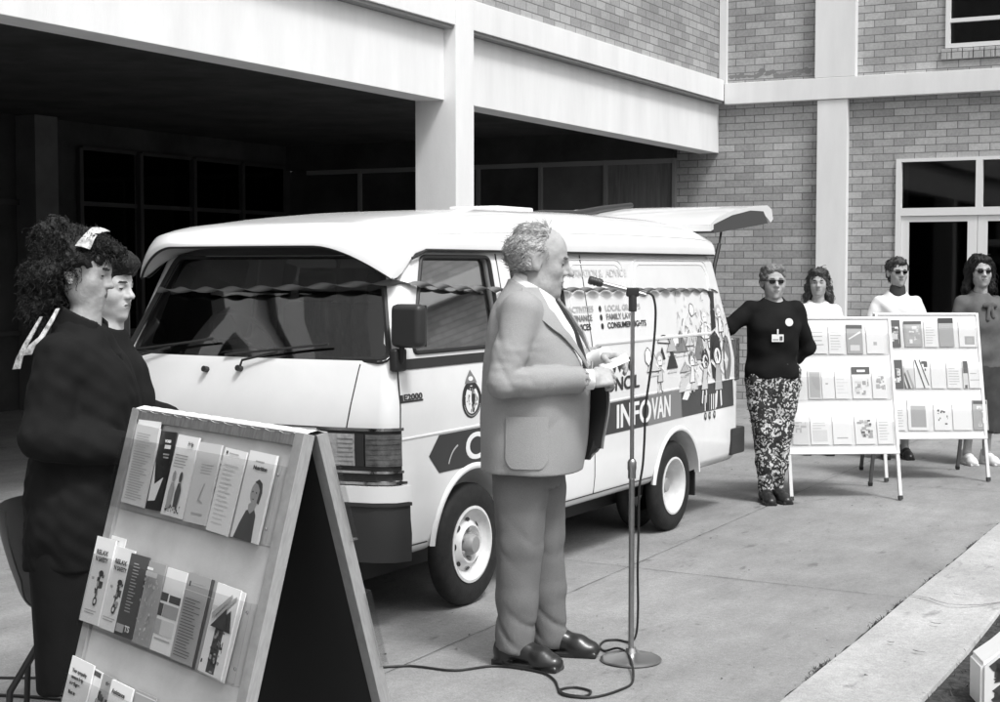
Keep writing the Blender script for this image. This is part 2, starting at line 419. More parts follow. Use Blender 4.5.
def wave(scale, amp, seed=0, st=(1, 1, 1)):
    rs = np.random.RandomState(seed); K = rs.normal(size=(7, 3)) * scale * np.array(st); ph = rs.uniform(0, 6.28, 7)
    def f(X, Y, Z):
        return amp * sum(np.sin(K[i, 0] * X + K[i, 1] * Y + K[i, 2] * Z + ph[i]) for i in range(7)) / 3.
    return f
# ================================================================ camera, light
YAW = 27.6; PITCH = math.atan(83 / 1550.)
cam = bpy.data.cameras.new('camera'); cam.sensor_width = 36; cam.lens = 55.8; cam.clip_end = 600; cam.clip_start = .05
co = bpy.data.objects.new('camera', cam); C.objects.link(co); co.location = (0, 0, 1.6); co.rotation_euler = (PI / 2 - PITCH, 0, R(YAW)); S.camera = co
w = bpy.data.worlds.new('World'); S.world = w; w.use_nodes = True; N = w.node_tree.nodes; L = w.node_tree.links; bg = N['Background']
SUN_EL, SUN_AZ = 58, 118            # azimuth clockwise from +Y
sky = N.new('ShaderNodeTexSky'); sky.sky_type = 'NISHITA'; sky.sun_disc = False; sky.sun_elevation = R(SUN_EL); sky.sun_rotation = R(SUN_AZ); sky.dust_density = 6; sky.air_density = 1.5
bw = N.new('ShaderNodeRGBToBW'); L.new(sky.outputs[0], bw.inputs[0]); L.new(bw.outputs[0], bg.inputs[0]); bg.inputs[1].default_value = .12
su = bpy.data.lights.new('sun', 'SUN'); su.energy = 1.5; su.angle = R(11); so = bpy.data.objects.new('sun', su); C.objects.link(so)
dirv = Vector((math.sin(R(SUN_AZ)) * math.cos(R(SUN_EL)), math.cos(R(SUN_AZ)) * math.cos(R(SUN_EL)), math.sin(R(SUN_EL))))
so.rotation_euler = dirv.to_track_quat('Z', 'Y').to_euler(); so.location = dirv * 20
S.view_settings.view_transform = 'Standard'; S.view_settings.look = 'None'; S.view_settings.exposure = .6; S.view_settings.gamma = 1
S.render.engine = 'CYCLES'; S.cycles.max_bounces = 7; S.cycles.transparent_max_bounces = 12; S.cycles.use_denoising = True; S.cycles.caustics_reflective = False

# ================================================================ ground
def sheet(name, x0, x1, y0, y1, z, m, nx=1, ny=1, fz=None):
    b = MB(); P = [[(x0 + (x1 - x0) * i / nx, y0 + (y1 - y0) * j / ny, z + (fz(i / nx, j / ny) if fz else 0)) for j in range(ny + 1)] for i in range(nx + 1)]
    b.grid(P); return tag(b.build(name, m, smooth=180), kind='structure')
sheet('ground', -150, 150, -150, 150, 0, 'concrete')
sheet('soil', -1.24, 60, -40, 18.0, .006, 'soil')
b = MB(); ys = [-20 + 38 * k / 76 for k in range(77)]                 # dish kerb strip, shallow hollow
P = []
for i, (x, z) in enumerate([(-1.685, .001), (-1.68, .016), (-1.60, .014), (-1.46, .008), (-1.34, .014), (-1.25, .022), (-1.235, .020), (-1.228, .0)]):
    P.append([(x + .012 * math.sin(y * 1.3) * (i > 5) + .004 * math.sin(y * 3.1), y, z) for y in ys])
b.grid(P); tag(b.build('kerb', 'kerb_concrete', smooth=60), kind='structure')
def strip(b, pts, wd, z):
    pts = [Vector((p[0], p[1])) for p in pts]
    P = [[], []]
    for i, p in enumerate(pts):
        d = (pts[min(i + 1, len(pts) - 1)] - pts[max(i - 1, 0)]).normalized(); n = Vector((-d.y, d.x)); q = wd * random.uniform(.55, 1.3)
        P[0].append((p.x + n.x * q, p.y + n.y * q, z)); P[1].append((p.x - n.x * q, p.y - n.y * q, z))
    b.grid(P)
b = MB(); strip(b, [(-1.69 + random.uniform(-.004, .004) + (.006 if random.random() < .2 else 0), -5 + k * .06) for k in range(380)], .007, .005)
strip(b, [(-1.69 - k * .06, 7.50 + .004 * k + random.uniform(-.002, .002)) for k in range(70)], .0022, .004)
strip(b, [(-1.69 - k * .08, 11.4 + random.uniform(-.002, .002)) for k in range(58)], .002, .004)
strip(b, [(-3.2 + random.uniform(-.002, .002), 3 + k * .1) for k in range(150)], .0016, .004)
tag(b.build('pavement_joint', 'moss'), kind='structure')
b = MB(); strip(b, [(-1.69, 7.49), (-1.64, 7.475), (-1.58, 7.455), (-1.53, 7.40), (-1.47, 7.36), (-1.40, 7.37), (-1.33, 7.42), (-1.24, 7.55)], .0035, .024)
for x, y, l in ((-1.47, 6.95, .05), (-1.55, 6.5, .03), (-1.42, 6.4, .05), (-1.5, 7.62, .06)): strip(b, [(x, y), (x + l * .5, y - l * .3), (x + l, y - l * .2)], .004, .024)
tag(b.build('kerb_crack', 'moss'), kind='structure')
b = MB()                                                             # grass growing in the soil and along the kerb joint
for k in range(2600):
    if k < 2100: x, y, h = -1.22 + random.random() ** 1.3 * 1.4, random.uniform(4.6, 9.5), random.uniform(.01, .035)
    else: x, y, h = -1.69 + random.gauss(0, .008), random.choice([5.95, 6.9, 7.3, 8.0, 6.0, 9.1]) + random.gauss(0, .09), random.uniform(.006, .022)
    a = random.uniform(0, 6.28); q = .003; lx, ly = random.gauss(0, .012), random.gauss(0, .012)
    v = [b.bm.verts.new(p) for p in ((x - q * math.cos(a), y - q * math.sin(a), .005), (x + q * math.cos(a), y + q * math.sin(a), .005), (x + lx, y + ly, h))]; b.face(v)
tag(b.build('grass', 'grass_blade', norm=False), 'short dark grass and weeds in the soil beside the kerb', 'grass', kind='stuff')

# ================================================================ building
YE = 18.1
bd = thing('brick_building', 'two-storey brick building with white painted beams and a dark open undercroft', 'building', (-6.4, YE, 0))
mxi = Matrix.Translation((6.4, -YE, 0))
def bb(name, m, *a, bev=0, parent=None, label=None):
    o = box_obj(name, m, parent or bd, *a, bev=bev, mx=mxi if parent is None else None)
    if label: o['label'] = label
    return o
# end wall, in pieces round the openings
def wall_end(name, x0, x1, z0, z1, m='brick_end'): return bb(name, m, x0, x1, YE, YE + .3, z0, z1)
wall_end('brick_wall', -6.99, -4.285, 0, 3.60); wall_end('brick_wall', -4.285, -2.30, 2.86, 3.60); wall_end('brick_wall', -2.30, 14, 0, 3.60)
wall_end('brick_wall', -6.44, -3.75, 3.60, 8); wall_end('brick_wall', -3.75, -2.3, 3.60, 4.085); wall_end('brick_wall', -3.75, -2.3, 5.4, 8); wall_end('brick_wall', -2.3, 14, 3.60, 8)
bb('wall_band', 'white_wall', -6.34, 14, YE - .12, YE - .002, 3.575, 3.825, bev=.006)
bb('column', 'white_wall', -5.2, -4.84, YE - .10, YE - .002, 0, 3.572, bev=.006)
bb('column', 'white_wall', -5.23, -4.75, YE - .115, YE - .002, 3.828, 8, bev=.006)
bb('pilaster', 'white_wall', -6.43, -6.34, YE - .06, YE - .002, 3.828, 8)
b = MB()
for k in range(13): b.box(-3.79 + k * .12, -3.68 + k * .12, YE - .05, YE + .05, 3.96, 4.08, bev=.006)
b.build('brick_sill', 'brick_end', bd, mxi)
b = MB(); rs = random.Random(3)
for k in range(26):
    x, z = -6.28 + k * .038 + rs.uniform(-.01, .01), 3.89 + rs.uniform(0, .05) + (.03 if 8 < k < 14 or k > 21 else 0); rx, rz_ = rs.uniform(.03, .07), rs.uniform(.016, .034)
    vs = [b.bm.verts.new((x + rx * rs.uniform(.6, 1.2) * math.cos(t), YE - .0015 - k * .00004, z + rz_ * rs.uniform(.5, 1.3) * math.sin(t))) for t in [2 * PI * q / 9 for q in range(9)]]; b.face(vs)
b.build('wall_stain', 'wall_stain', bd, mxi)
def window(x0, x1, z0, z1, bars_z=(), bars_x=(), name='window', fw=.05, y=YE):
    f = MB(); f.box(x0, x0 + fw, y - .03, y + .08, z0, z1); f.box(x1 - fw, x1, y - .03, y + .08, z0, z1)
    f.box(x0 + fw, x1 - fw, y - .029, y + .079, z0, z0 + fw); f.box(x0 + fw, x1 - fw, y - .029, y + .079, z1 - fw, z1)
    for z in bars_z: f.box(x0 + fw, x1 - fw, y - .02, y + .07, z - .022, z + .022)
    for x in bars_x: f.box(x - .02, x + .02, y - .021, y + .071, z0 + fw, z1 - fw)
    o = f.build(name, 'white_frame', bd, mxi)
    box_obj('pane', 'dark_glass', o, x0 + fw - .01, x1 - fw + .01, y + .03, y + .036, z0 + fw - .01, z1 - fw + .01)
    box_obj('room_behind', 'dark_wall', o, x0, x1, y + .45, y + .5, z0, z1)
    return o
window(-3.745, -2.3, 4.09, 5.4, (4.40,), (-2.95,))
# door set
f = MB()
for x0, x1, z0, z1 in ((-4.283, -4.22, 0, 2.858), (-2.37, -2.302, 0, 2.858), (-4.22, -2.37, 2.82, 2.857), (-4.22, -2.37, 2.20, 2.29), (-3.385, -3.31, 2.29, 2.82)): f.box(x0, x1, YE - .03, YE + .1, z0, z1)
df = f.build('door_frame', 'white_frame', bd, mxi)
box_obj('pane', 'dark_glass', df, -4.22, -3.385, YE + .03, YE + .036, 2.29, 2.82); box_obj('pane', 'dark_glass', df, -3.31, -2.37, YE + .03, YE + .036, 2.29, 2.82)
box_obj('room_behind', 'dark_wall', df, -4.28, -2.3, YE + .6, YE + .65, 0, 2.86)
for a, g0, g1, e in ((-4.217, -4.13, -3.47, -3.362), (-3.357, -3.25, -2.50, -2.373)):
    f = MB()
    f.box(a, g0, YE - .012, YE + .04, .01, 2.197); f.box(g1, e, YE - .012, YE + .04, .01, 2.197); f.box(g0, g1, YE - .011, YE + .039, 2.13, 2.196); f.box(g0, g1, YE - .011, YE + .039, .011, .28)
    d = f.build('door', 'white_frame', bd, mxi); box_obj('pane', 'dark_glass', d, g0 - .01, g1 + .01, YE + .01, YE + .016, .27, 2.14)
    x = g1 + .05 if a < -4 else a + .05
    h = MB(); h.tube([(x, YE - .015, 1.0), (x, YE - .07, 1.02), (x, YE - .07, 1.28), (x, YE - .015, 1.3)], .012, 6); h.build('handle', 'brushed', d)
# side wing over the undercroft
bb('beam', 'white_wall', -6.70, -6.45, -6, 11.333, 3.0, 3.585, bev=.006)
bb('beam', 'white_wall', -6.70, -6.45, 11.652, YE - .003, 3.0, 3.585, bev=.006)
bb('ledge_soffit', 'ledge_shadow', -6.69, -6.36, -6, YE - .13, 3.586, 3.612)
bb('ledge_band', 'white_wall', -6.7, -6.34, -6, 11.333, 3.613, 3.865, bev=.006); bb('ledge_band', 'white_wall', -6.7, -6.342, 11.652, YE - .125, 3.613, 3.865, bev=.006)
bb('brick_wall', 'brick_side', -6.7, -6.44, 11.652, YE - .001, 3.866, 8); bb('brick_wall', 'brick_side', -6.7, -6.44, -6, 11.333, 4.3, 8); bb('ledge_band', 'white_wall', -6.7, -6.41, -6, 11.333, 3.866, 4.3)
for y in (11.335, 4.3, -2.7): bb('pillar', 'white_wall', -6.735, -6.338, y, y + .315, 0, 8 if y > 11 else 2.998, bev=.008)
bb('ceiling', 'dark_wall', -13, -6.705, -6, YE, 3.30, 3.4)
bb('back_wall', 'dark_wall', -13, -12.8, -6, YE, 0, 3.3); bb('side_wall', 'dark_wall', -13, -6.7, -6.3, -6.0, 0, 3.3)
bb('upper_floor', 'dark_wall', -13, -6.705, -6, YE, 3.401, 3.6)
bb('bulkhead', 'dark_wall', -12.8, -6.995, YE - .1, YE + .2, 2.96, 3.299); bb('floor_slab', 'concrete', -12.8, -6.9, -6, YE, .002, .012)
# glazing at the end of the undercroft
edges = [-6.992, -7.92, -8.835, -9.75, -10.67, -11.6, -12.5]
for i in range(6):
    x1, x0 = edges[i], edges[i + 1]
    f = MB(); f.box(x1 - .045, x1, YE - .05, YE + .03, 0, 2.958); f.box(x0, x1 - .045, YE - .04, YE + .02, 2.90, 2.957); f.box(x0, x1 - .045, YE - .04, YE + .02, .9, .96)
    o = f.build('window_bay', 'mullion', bd, mxi)
    box_obj('panel', 'curtain' if i == 0 else ('dark_wall_light' if i in (1, 3) else 'dark_wall'), o, x0, x1 - .045, YE, YE + .02, .01, 2.9)
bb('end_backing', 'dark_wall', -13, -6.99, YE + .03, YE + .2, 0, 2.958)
# glazing and columns on the back wall
for i, y in enumerate([-4, -2, 0, 2, 4, 6, 8, 10, 11.6]):
    f = MB(); f.box(-12.79, -12.74, y, y + .06, 0, 3.2); f.box(-12.79, -12.745, y + .06, y + 1.6, 2.3, 2.36); f.box(-12.79, -12.745, y + .06, y + 1.6, .85, .9)
    f.build('window_bay', 'mullion_dark', bd, mxi)
bb('column', 'dark_wall_light', -12.79, -12.5, 12.85, 13.2, 0, 3.29)
for y in (13.8, 14.85, 15.88, 16.9):
    f = MB(); f.box(-12.79, -12.73, y, y + .06, 0, 3.0); f.box(-12.79, -12.74, y + .06, y + 1, 2.33, 2.38); f.box(-12.79, -12.74, y + .06, y + 1, 2.98, 3.02); f.box(-12.79, -12.74, y + .06, y + 1, .8, .86)
    o = f.build('window_bay', 'mullion_dark', bd, mxi); box_obj('pane', 'dark_glass', o, -12.785, -12.78, y + .06, y + 1.0, .86, 2.98)
bb('notice_board', 'dark_wall_light', -12.79, -12.75, 13.3, 13.75, 1.3, 2.0)

b = MB(); rs = random.Random(9)                                      # grit and leaf crumbs on the paving
for k in range(900):
    x, y = rs.uniform(-4.5, -1.3), rs.uniform(4.6, 15); r_ = rs.uniform(.0015, .005) * (2.2 if rs.random() < .08 else 1); a = rs.uniform(0, 6)
    v = [b.bm.verts.new((x + r_ * math.cos(a + t) * rs.uniform(.6, 1.4), y + r_ * math.sin(a + t) * rs.uniform(.6, 1.4), .026 * (x > -1.7) + .0035 + r_ * .3 * (i == 1))) for i, t in enumerate((0, 1.9, 4))]; b.face(v)
tag(b.build('grit', 'soil', norm=False), 'dark grit and leaf crumbs scattered on the concrete paving', 'grit', kind='stuff')
# ================================================================ van
VP0 = (-3.475, 6.245, 0)
HW = .81; CR = .07
def inset(z): return float(np.interp(z, [.3, .45, 1.0, 1.2, 1.68, 1.9], [.02, 0, 0, .02, .10, .14]))
def fsz(z): return float(np.interp(z, [.2, .32, .5, .85, 1.0, 1.17, 1.30, 1.68, 1.9], [-.58, -.60, -.635, -.655, -.645, -.60, -.545, -.36, -.26]))
def rsz(z): return float(np.interp(z, [.32, .9, 1.3, 1.68], [3.60, 3.60, 3.47, 3.36]))
LB = 4.2
def D(a, b, z):
    bow = .09 * abs(min(1, abs(b) / HW)) ** 2.4 * max(0, 1 - a / 1.2)
    s0 = fsz(z); s = s0 + (rsz(z) - s0) * a / LB + bow; h = HW - inset(z)
    return Vector((-HW + b * h / HW, s, z))
def PM(u, off, z):
    """perimeter of the front: u across (near side positive), wrapping round the corner"""
    sg = 1 if u >= 0 else -1; u = abs(u); e = HW - CR; q = u - e
    if q <= 0: a, b = -off, u
    elif q < CR * PI / 2: t = q / CR; a, b = CR - (CR + off) * math.cos(t), e + (CR + off) * math.sin(t)
    else: a, b = CR + q - CR * PI / 2, HW + off
    return D(a, sg * b, z)
def SD(s, z, off=0.): return Vector((off - inset(z), s, z))
def cuts(L_, r, n):
    e = [0, .12 * r, .3 * r, .52 * r, .76 * r, r]; return e + [r + (L_ - 2 * r) * k / n for k in range(1, n)] + [L_ - x for x in reversed(e)]
def shell(ins, z0, z1, r=CR, a0=0, a1=LB, back=0):
    A = [a0 + ins + x for x in cuts(a1 - a0 - ins - (back or ins), r, 26)]; B = [-HW + ins + x for x in cuts(2 * (HW - ins), r, 16)]; Z = [z0 + x for x in cuts(z1 - z0, r, 16)]
    lo = (A[0] + r, B[0] + r, Z[0] + r); hi = (A[-1] - r, B[-1] - r, Z[-1] - r)
    def P(a, b, z):
        p = Vector((a, b, z)); q = Vector([min(max(p[i], lo[i]), hi[i]) for i in range(3)]); d = p - q
        if d.length > 1e-9: p = q + d.normalized() * r
        return D(*p)
    m = MB()
    for b_ in (B[0], B[-1]): m.grid([[P(a, b_, z) for z in Z] for a in A])
    for a_ in (A[0], A[-1]): m.grid([[P(a_, b, z) for z in Z] for b in B])
    for z_ in (Z[0], Z[-1]): m.grid([[P(a, b, z_) for a in A] for b in B])
    bmesh.ops.remove_doubles(m.bm, verts=m.bm.verts, dist=1e-5); return m
def booled(me, cutters, name, mats, parent, smooth=35, mi=None):
    o = bpy.data.objects.new(name, me); C.objects.link(o)
    for m in mats: me.materials.append(MT[m])
    cs = []
    for i, c in enumerate(cutters):
        q = bpy.data.objects.new('cut', c); C.objects.link(q); cs.append(q)
        if not c.materials:
            for m in mats: c.materials.append(MT[m])
        md = o.modifiers.new('b', 'BOOLEAN'); md.operation = 'DIFFERENCE'; md.object = q; md.solver = 'EXACT'
    dg = bpy.context.evaluated_depsgraph_get(); dg.update(); me2 = bpy.data.meshes.new_from_object(o.evaluated_get(dg)); me2.name = name
    bpy.data.objects.remove(o)
    for q in cs: bpy.data.objects.remove(q)
    me2.materials.clear(); return link(name, me2, mats, parent, smooth=smooth)
van = thing('van', 'white high-roof van with a dark lettered stripe, parked behind the man', 'van', VP0, R(-2))
outer = shell(0, .32, 1.69).mesh('body')
b = shell(.045, .74, 1.66, r=.05, back=-.2); 
for f in b.bm.faces: f.material_index = 1
inner = b.mesh('inner')
cut = []
def cutter(fn, mi=0):
    m = MB(); fn(m)
    for f in m.bm.faces: f.material_index = mi
    cut.append(m.mesh('c'))
WS = rpoly([(-.775, 1.195), (.775, 1.195), (.672, 1.655), (-.672, 1.655)], .05, 5)
M_front = Matrix(((1, 0, 0, -HW), (0, 0, 1, 0), (0, 1, 0, 0), (0, 0, 0, 1)))      # (x,y,h) -> (x, h, y)
M_side = Matrix(((0, 0, 1, 0), (1, 0, 0, 0), (0, 1, 0, 0), (0, 0, 0, 1)))          # (s,z,h) -> (h, s, z)
cutter(lambda m: m.prism(dedge(WS, 3), .2, -.056, None, lambda u, z, h: PM(u, h, z)))
W1 = rpoly([(-.36, 1.225), (.44, 1.225), (.425, 1.652), (-.185, 1.652)], .035, 4); W2 = rpoly([(.63, 1.225), (1.15, 1.225), (1.15, 1.652), (.63, 1.652)], .035, 4)
cutter(lambda m: (m.prism(W1, -2, .3, M_side), m.prism(W2, -2, .3, M_side)))
cutter(lambda m: m.prism(rpoly([(-.72, .5), (.72, .5), (.64, 1.62), (-.64, 1.62)], .06, 4), 3.25, 4.2, M_front))
AXF, AXR = .155, 2.57
def well(m):
    for s, r, z in ((AXF - .02, .36, .30), (AXR, .335, .28)):
        poly = [(s + r * math.cos(t), z + r * math.sin(t)) for t in [2 * PI * k / 56 for k in range(56)]]
        for x0, x1 in ((-.33, .2), (-1.82, -1.29)): m.prism(poly, x0, x1, M_side)
cutter(well, 1)
body = booled(outer, [inner] + cut, 'body', ['van_paint', 'interior'], van, 32)
# arch flares
b = MB()
for s, r, z in ((AXF - .02, .36, .30), (AXR, .335, .28)):
    P = []
    for k in range(37):
        t = R(7 + 166 * k / 36); tp = min(1, math.sin(t) * 2.2); P.append([(x, s + (r + q) * math.cos(t), z + (r + q) * math.sin(t)) for q, x in ((0, -.03), (-.002, .006 * tp), (.008, .011 * tp), (.018, .009 * tp), (.034, -.004))])
    for Q in (P, [[(-1.62 - p[0], p[1], p[2]) for p in row] for row in P]): b = MB(); b.grid(Q); b.build('wheel_arch', 'van_paint', van, smooth=50)
# roof cap
RH = .728
def zlip(s, q):
    t = min(1, max(0, (-.20 - s) / .22)); t = t * t * (3 - 2 * t); e = min(1, max(0, (abs(q) - .56) / .44)) ** 1.8; return 1.686 + t * (.016 - .145 * e)
def ztop(s): return float(np.interp(s, [-.64, -.58, -.50, -.40, 0, .4, 1, 2, 3.0, 3.25, 3.38, 3.45], [1.712, 1.745, 1.775, 1.805, 1.852, 1.885, 1.915, 1.93, 1.922, 1.90, 1.865, 1.81]))
def roofp(t, q, bottom=False, grow=0):
    sf = -.615 + .17 * abs(q) ** 3.2 - grow; s = sf + (3.45 - sf) * t
    if t > .98: s -= .10 * abs(q) ** 6
    zl = zlip(s, q)
    if bottom: return Vector((-HW + q * RH, s, zl - .003))
    P = max(0, 1 - abs(q) ** 3.4) ** (1 / 2.3); f = min(1, (s - sf) / .05) ** .6
    z = zl + (ztop(s) - zl) * P * (.25 + .75 * f); return Vector((-HW + q * RH, s, z))
ts = [0, .0015, .004, .008, .014, .022, .034, .05, .07] + [.07 + .86 * k / 26 for k in range(1, 27)] + [.95, .965, .975, .985, .993, 1]
qs = [math.sin(PI / 2 * k / 26) ** 1.0 for k in range(-26, 27)]
b = MB(); T = [[roofp(t, q) for q in qs] for t in ts]; B_ = [[roofp(t, q, True) for q in qs] for t in ts]
b.grid(T); b.grid(B_); b.grid([T[0], B_[0]]); b.grid([T[-1], B_[-1]]); b.grid([[r[0] for r in T], [r[0] for r in B_]]); b.grid([[r[-1] for r in T], [r[-1] for r in B_]])
rf = b.build('roof', 'van_paint', van, smooth=50)
b = MB()                                                             # dark gutter round the roof joint
for sg in (1, -1):
    b.tube([(-HW + sg * (RH + .004), -.28 + k * 3.60 / 30, zlip(-.28 + k * 3.6 / 30, 1) - .004) for k in range(31)], .0065, 6)
    b.tube([(-HW + sg * (RH - .02 + .014 * k / 6), -.28 - k * .02, zlip(-.28 - k * .02, 1) - .006) for k in range(7)], .0065, 6)
b.build('gutter', 'black_rubber', van)
b = MB(); b.tube([roofp(0, q, True) + Vector((0, .01, -.004)) for q in [k / 24 for k in range(-24, 25)]], .006, 6); b.build('visor_edge', 'black_rubber', van)
# roof ribs pressed along the high roof side
b = MB()
for q, dz in ((.955, .0), (.80, .0)): b.tube([roofp(.12 + .84 * k / 30, q) + Vector((0, 0, .0)) for k in range(31)], .004, 5)
b.build('roof_seam', 'van_paint', van, smooth=60)
# glass
def ptgrid(fn, us, vs): return [[fn(u, v) for v in vs] for u in us]
def slab(name, m, fn, us, vs, th, parent=van):
    b = MB(); A = ptgrid(lambda u, v: fn(u, v, 0), us, vs); B2 = ptgrid(lambda u, v: fn(u, v, th), us, vs)
    b.grid(A); b.grid(B2); b.grid([A[0], B2[0]]); b.grid([A[-1], B2[-1]]); b.grid([[r[0] for r in A], [r[0] for r in B2]]); b.grid([[r[-1] for r in A], [r[-1] for r in B2]])
    return b.build(name, m, parent, smooth=45)
lin = lambda a, b, n: [a + (b - a) * k / n for k in range(n + 1)]
ws = slab('windscreen', 'van_glass', lambda u, z, t: D(.022 + t, u * (1 - .13 * max(0, (z - 1.18) / .48)), z), lin(-.785, .785, 20), lin(1.185, 1.665, 8), .004)
b = MB(); pts = WS + [WS[0]]
b.tube([PM(u * 1.005, .004, z) for u, z in pts], .014, 6, cap=False); b.build('windscreen_seal', 'black_rubber', ws)
b = MB(); b.tube([PM(u * 1.012, .013, z) for u, z in pts], .0045, 5, cap=False); b.build('chrome_strip', 'chrome', ws)
for x, sg in ((0, 1), (-1.62, -1)):
    for W, nm in ((W1, 'door_window'), (W2, 'side_window')):
        b = MB(); b.prism(W, 0, .004, None, lambda s, z, h: Vector((x + sg * (-.022 - inset(z) - h), s, z))); g_ = b.build(nm, 'door_glass', van)
        b = MB(); b.tube([Vector((x + sg * (.002 - inset(z)), s, z)) for s, z in W + [W[0]]], .010, 6, cap=False); b.build('window_seal', 'black_rubber', g_)
b = MB(); P_ = [[PM(u, o_, z) for o_, z in ((.001, 1.658), (.006, 1.66), (.006, 1.698), (-.02, 1.70))] for u in lin(-.69, .69, 24)]; b.grid(P_); b.build('lip_shade_strip', 'black_plastic', van, smooth=60)  # black strip standing in for the shade under the roof lip
# quarter light divider in the front door window
# side details on both sides
def smirror(p, sg): return p if sg == 1 else Vector((-1.62 - p.x, p.y, p.z))
def sline(b, pts, r, off=0., sg=1, sq=None): b.tube([smirror(SD(s, z, off), sg) for s, z in pts], r, 6, sq=sq)
def seg(a, b_, n=10): return [(a[0] + (b_[0] - a[0]) * k / n, a[1] + (b_[1] - a[1]) * k / n) for k in range(n + 1)]
for sg in (1, -1):
    b = MB(); c = MB()
    sline(b, seg((-.50, .33), (-.50, .85)) + seg((-.50, .9), (-.495, 1.2)), .0032, 0, sg)
    sline(b, seg((.52, .68), (.52, 1.22)) + seg((.52, 1.25), (.50, 1.67)), .0032, 0, sg)
    sline(b, seg((-.50, .375), (-.27, .372), 4), .003, 0, sg); sline(b, seg((.50, .372), (2.2, .372)), .003, 0, sg)
    sline(b, seg((1.42, .375), (1.42, 1.67), 14), .003, 0, sg)
    sline(c, seg((-.5, .853), (3.5, .875), 24), .007, -.002, sg)
    sline(c, seg((1.45, 1.185), (3.12, 1.185), 12), .012, -.003, sg)
    for s0, s1 in ((1.22, 1.95), (2.06, 3.22)):
        for k in (0, .028):
            top = 1.648 - k; a_ = s0 + k; e_ = s1 - k; rr = .09
            pl = [(a_, 1.24 + k), (a_, top - rr)] + [(a_ + rr - rr * math.cos(t), top - rr + rr * math.sin(t)) for t in lin(0, PI / 2, 5)] + [(e_ - rr + rr * math.sin(t), top - rr + rr * math.cos(t)) for t in lin(0, PI / 2, 5)] + [(e_, 1.24 + k)]
            sline(c, pl, .0045, -.001, sg)
    b.build('door_seam', 'black_rubber', van); c.build('body_moulding', 'van_paint', van, smooth=60)
b = MB(); PMs = [(-HW - .0, 0)]
b.tube([PM(u, 0, z) for u, z in seg((.60, .90), (.645, 1.18), 8)], .003, 6); b.tube([PM(-u, 0, z) for u, z in seg((.60, .90), (.645, 1.18), 8)], .003, 6)
b.tube([PM(u, .001, .905) for u in lin(-.80, .80, 30)], .003, 6); b.build('bonnet_seam', 'black_rubber', van)
# black belt strip below door window
def sslab(name, m, s0, s1, z0, z1, off0=.0015, off1=.004, sg=1, n=16, parent=van, poly=None):
    b = MB()
    P0 = [[smirror(SD(s, z, off1), sg) for z in lin(z0, z1, 3)] for s in lin(s0, s1, n)]; P1 = [[smirror(SD(s, z, off0 - .004), sg) for z in lin(z0, z1, 3)] for s in lin(s0, s1, n)]
    b.grid(P0); b.grid([P0[0], P1[0]]); b.grid([P0[-1], P1[-1]]); b.grid([[r[0] for r in P0], [r[0] for r in P1]]); b.grid([[r[-1] for r in P0], [r[-1] for r in P1]])
    return b.build(name, m, parent, smooth=40)
for sg in (1, -1): sslab('belt_strip', 'black_plastic', -.485, .51, 1.155, 1.20, 0, .004, sg)
# lettering and stripe: flat shapes 3 mm proud of the side
def decal(b, poly, off, mi=0, n=1):
    b.mi = mi; poly = dedge(poly, n); vs = [b.bm.verts.new(SD(s, z, off)) for s, z in poly]; b.face(vs); b.mi = 0
def ring(cx, cz, rx, rz, n=24, t0=0, t1=360): return [(cx + rx * math.cos(R(t0 + (t1 - t0) * k / n)), cz + rz * math.sin(R(t0 + (t1 - t0) * k / n))) for k in range(n if t1 - t0 == 360 else n + 1)]
def line(b, p, q, wd, off, mi):
    d = Vector((q[0] - p[0], q[1] - p[1])); n = Vector((-d.y, d.x)).normalized() * wd / 2; decal(b, [(p[0] - n.x, p[1] - n.y), (q[0] - n.x, q[1] - n.y), (q[0] + n.x, q[1] + n.y), (p[0] + n.x, p[1] + n.y)], off, mi)
def outl(b, poly, wd, off, mi):
    for i in range(len(poly)): line(b, poly[i], poly[(i + 1) % len(poly)], wd, off, mi)
b = MB(); decal(b, [(-.27, .757), (-.183, .672), (2.12, .684), (2.12, .858), (-.183, .845)], .002, 0, 6); decal(b, [(2.6, .862), (2.62, .69), (3.49, .696), (3.47, .87)], .002, 0, 4)
b.build('side_stripe', 'band', van)
b = MB(); decal(b, [(2.121, .684), (2.63, .69), (2.60, .862), (2.121, .858)], .002, 0, 3); b.build('grey_hill_panel', 'decal_mid', van)
def side_text(name, txt, s, z, size, m, bold=0, sx=1, off=.0035, parent=van, width=None):
    t = text_polys(txt, size, bold, sx=1)
    xs = [v.co.x for v in t.verts]; x0 = min(xs); wd = max(xs) - x0; k = (width / wd) if width else sx
    for v in t.verts: v.co = SD(s + (v.co.x - x0) * k, z + v.co.y, off)
    m_ = MB(); m_.add(t); return m_.build(name, m, parent)
for txt, s_, z_, size, m, wd, q in (('COMMUNITY', .05, .704, .175, 'decal_white', 1.50, .0075), ('INFO', 1.69, .706, .185, 'decal_white', .46, .009), ('VAN', 2.165, .714, .18, 'decal_white', .27, .007), ('TOWN', 1.42, 1.022, .104, 'decal_dark', .46, .005), ('COUNCIL', 1.34, .918, .104, 'decal_dark', .65, .005)):
    t0 = MB()
    for i, (dx, dz) in enumerate(((0, 0), (q, 0), (q, q * .5), (0, q * .5), (q * .5, q * .25))):
        t = text_polys(txt, size, .001); xs = [v.co.x for v in t.verts]; x0 = min(xs); k = wd / (max(xs) - x0)
        for v in t.verts: v.co = SD(s_ + (v.co.x - x0) * k + dx, z_ + v.co.y + dz, .0032 + i * .00015)
        t0.add(t)
    t0.build('lettering', m, van)
side_text('lettering', 'INFORMATION', 1.20, 1.552, .062, 'decal_pale', .001, width=.40); side_text('lettering', '&  ADVICE', 1.62, 1.552, .062, 'decal_pale', .001, width=.36)
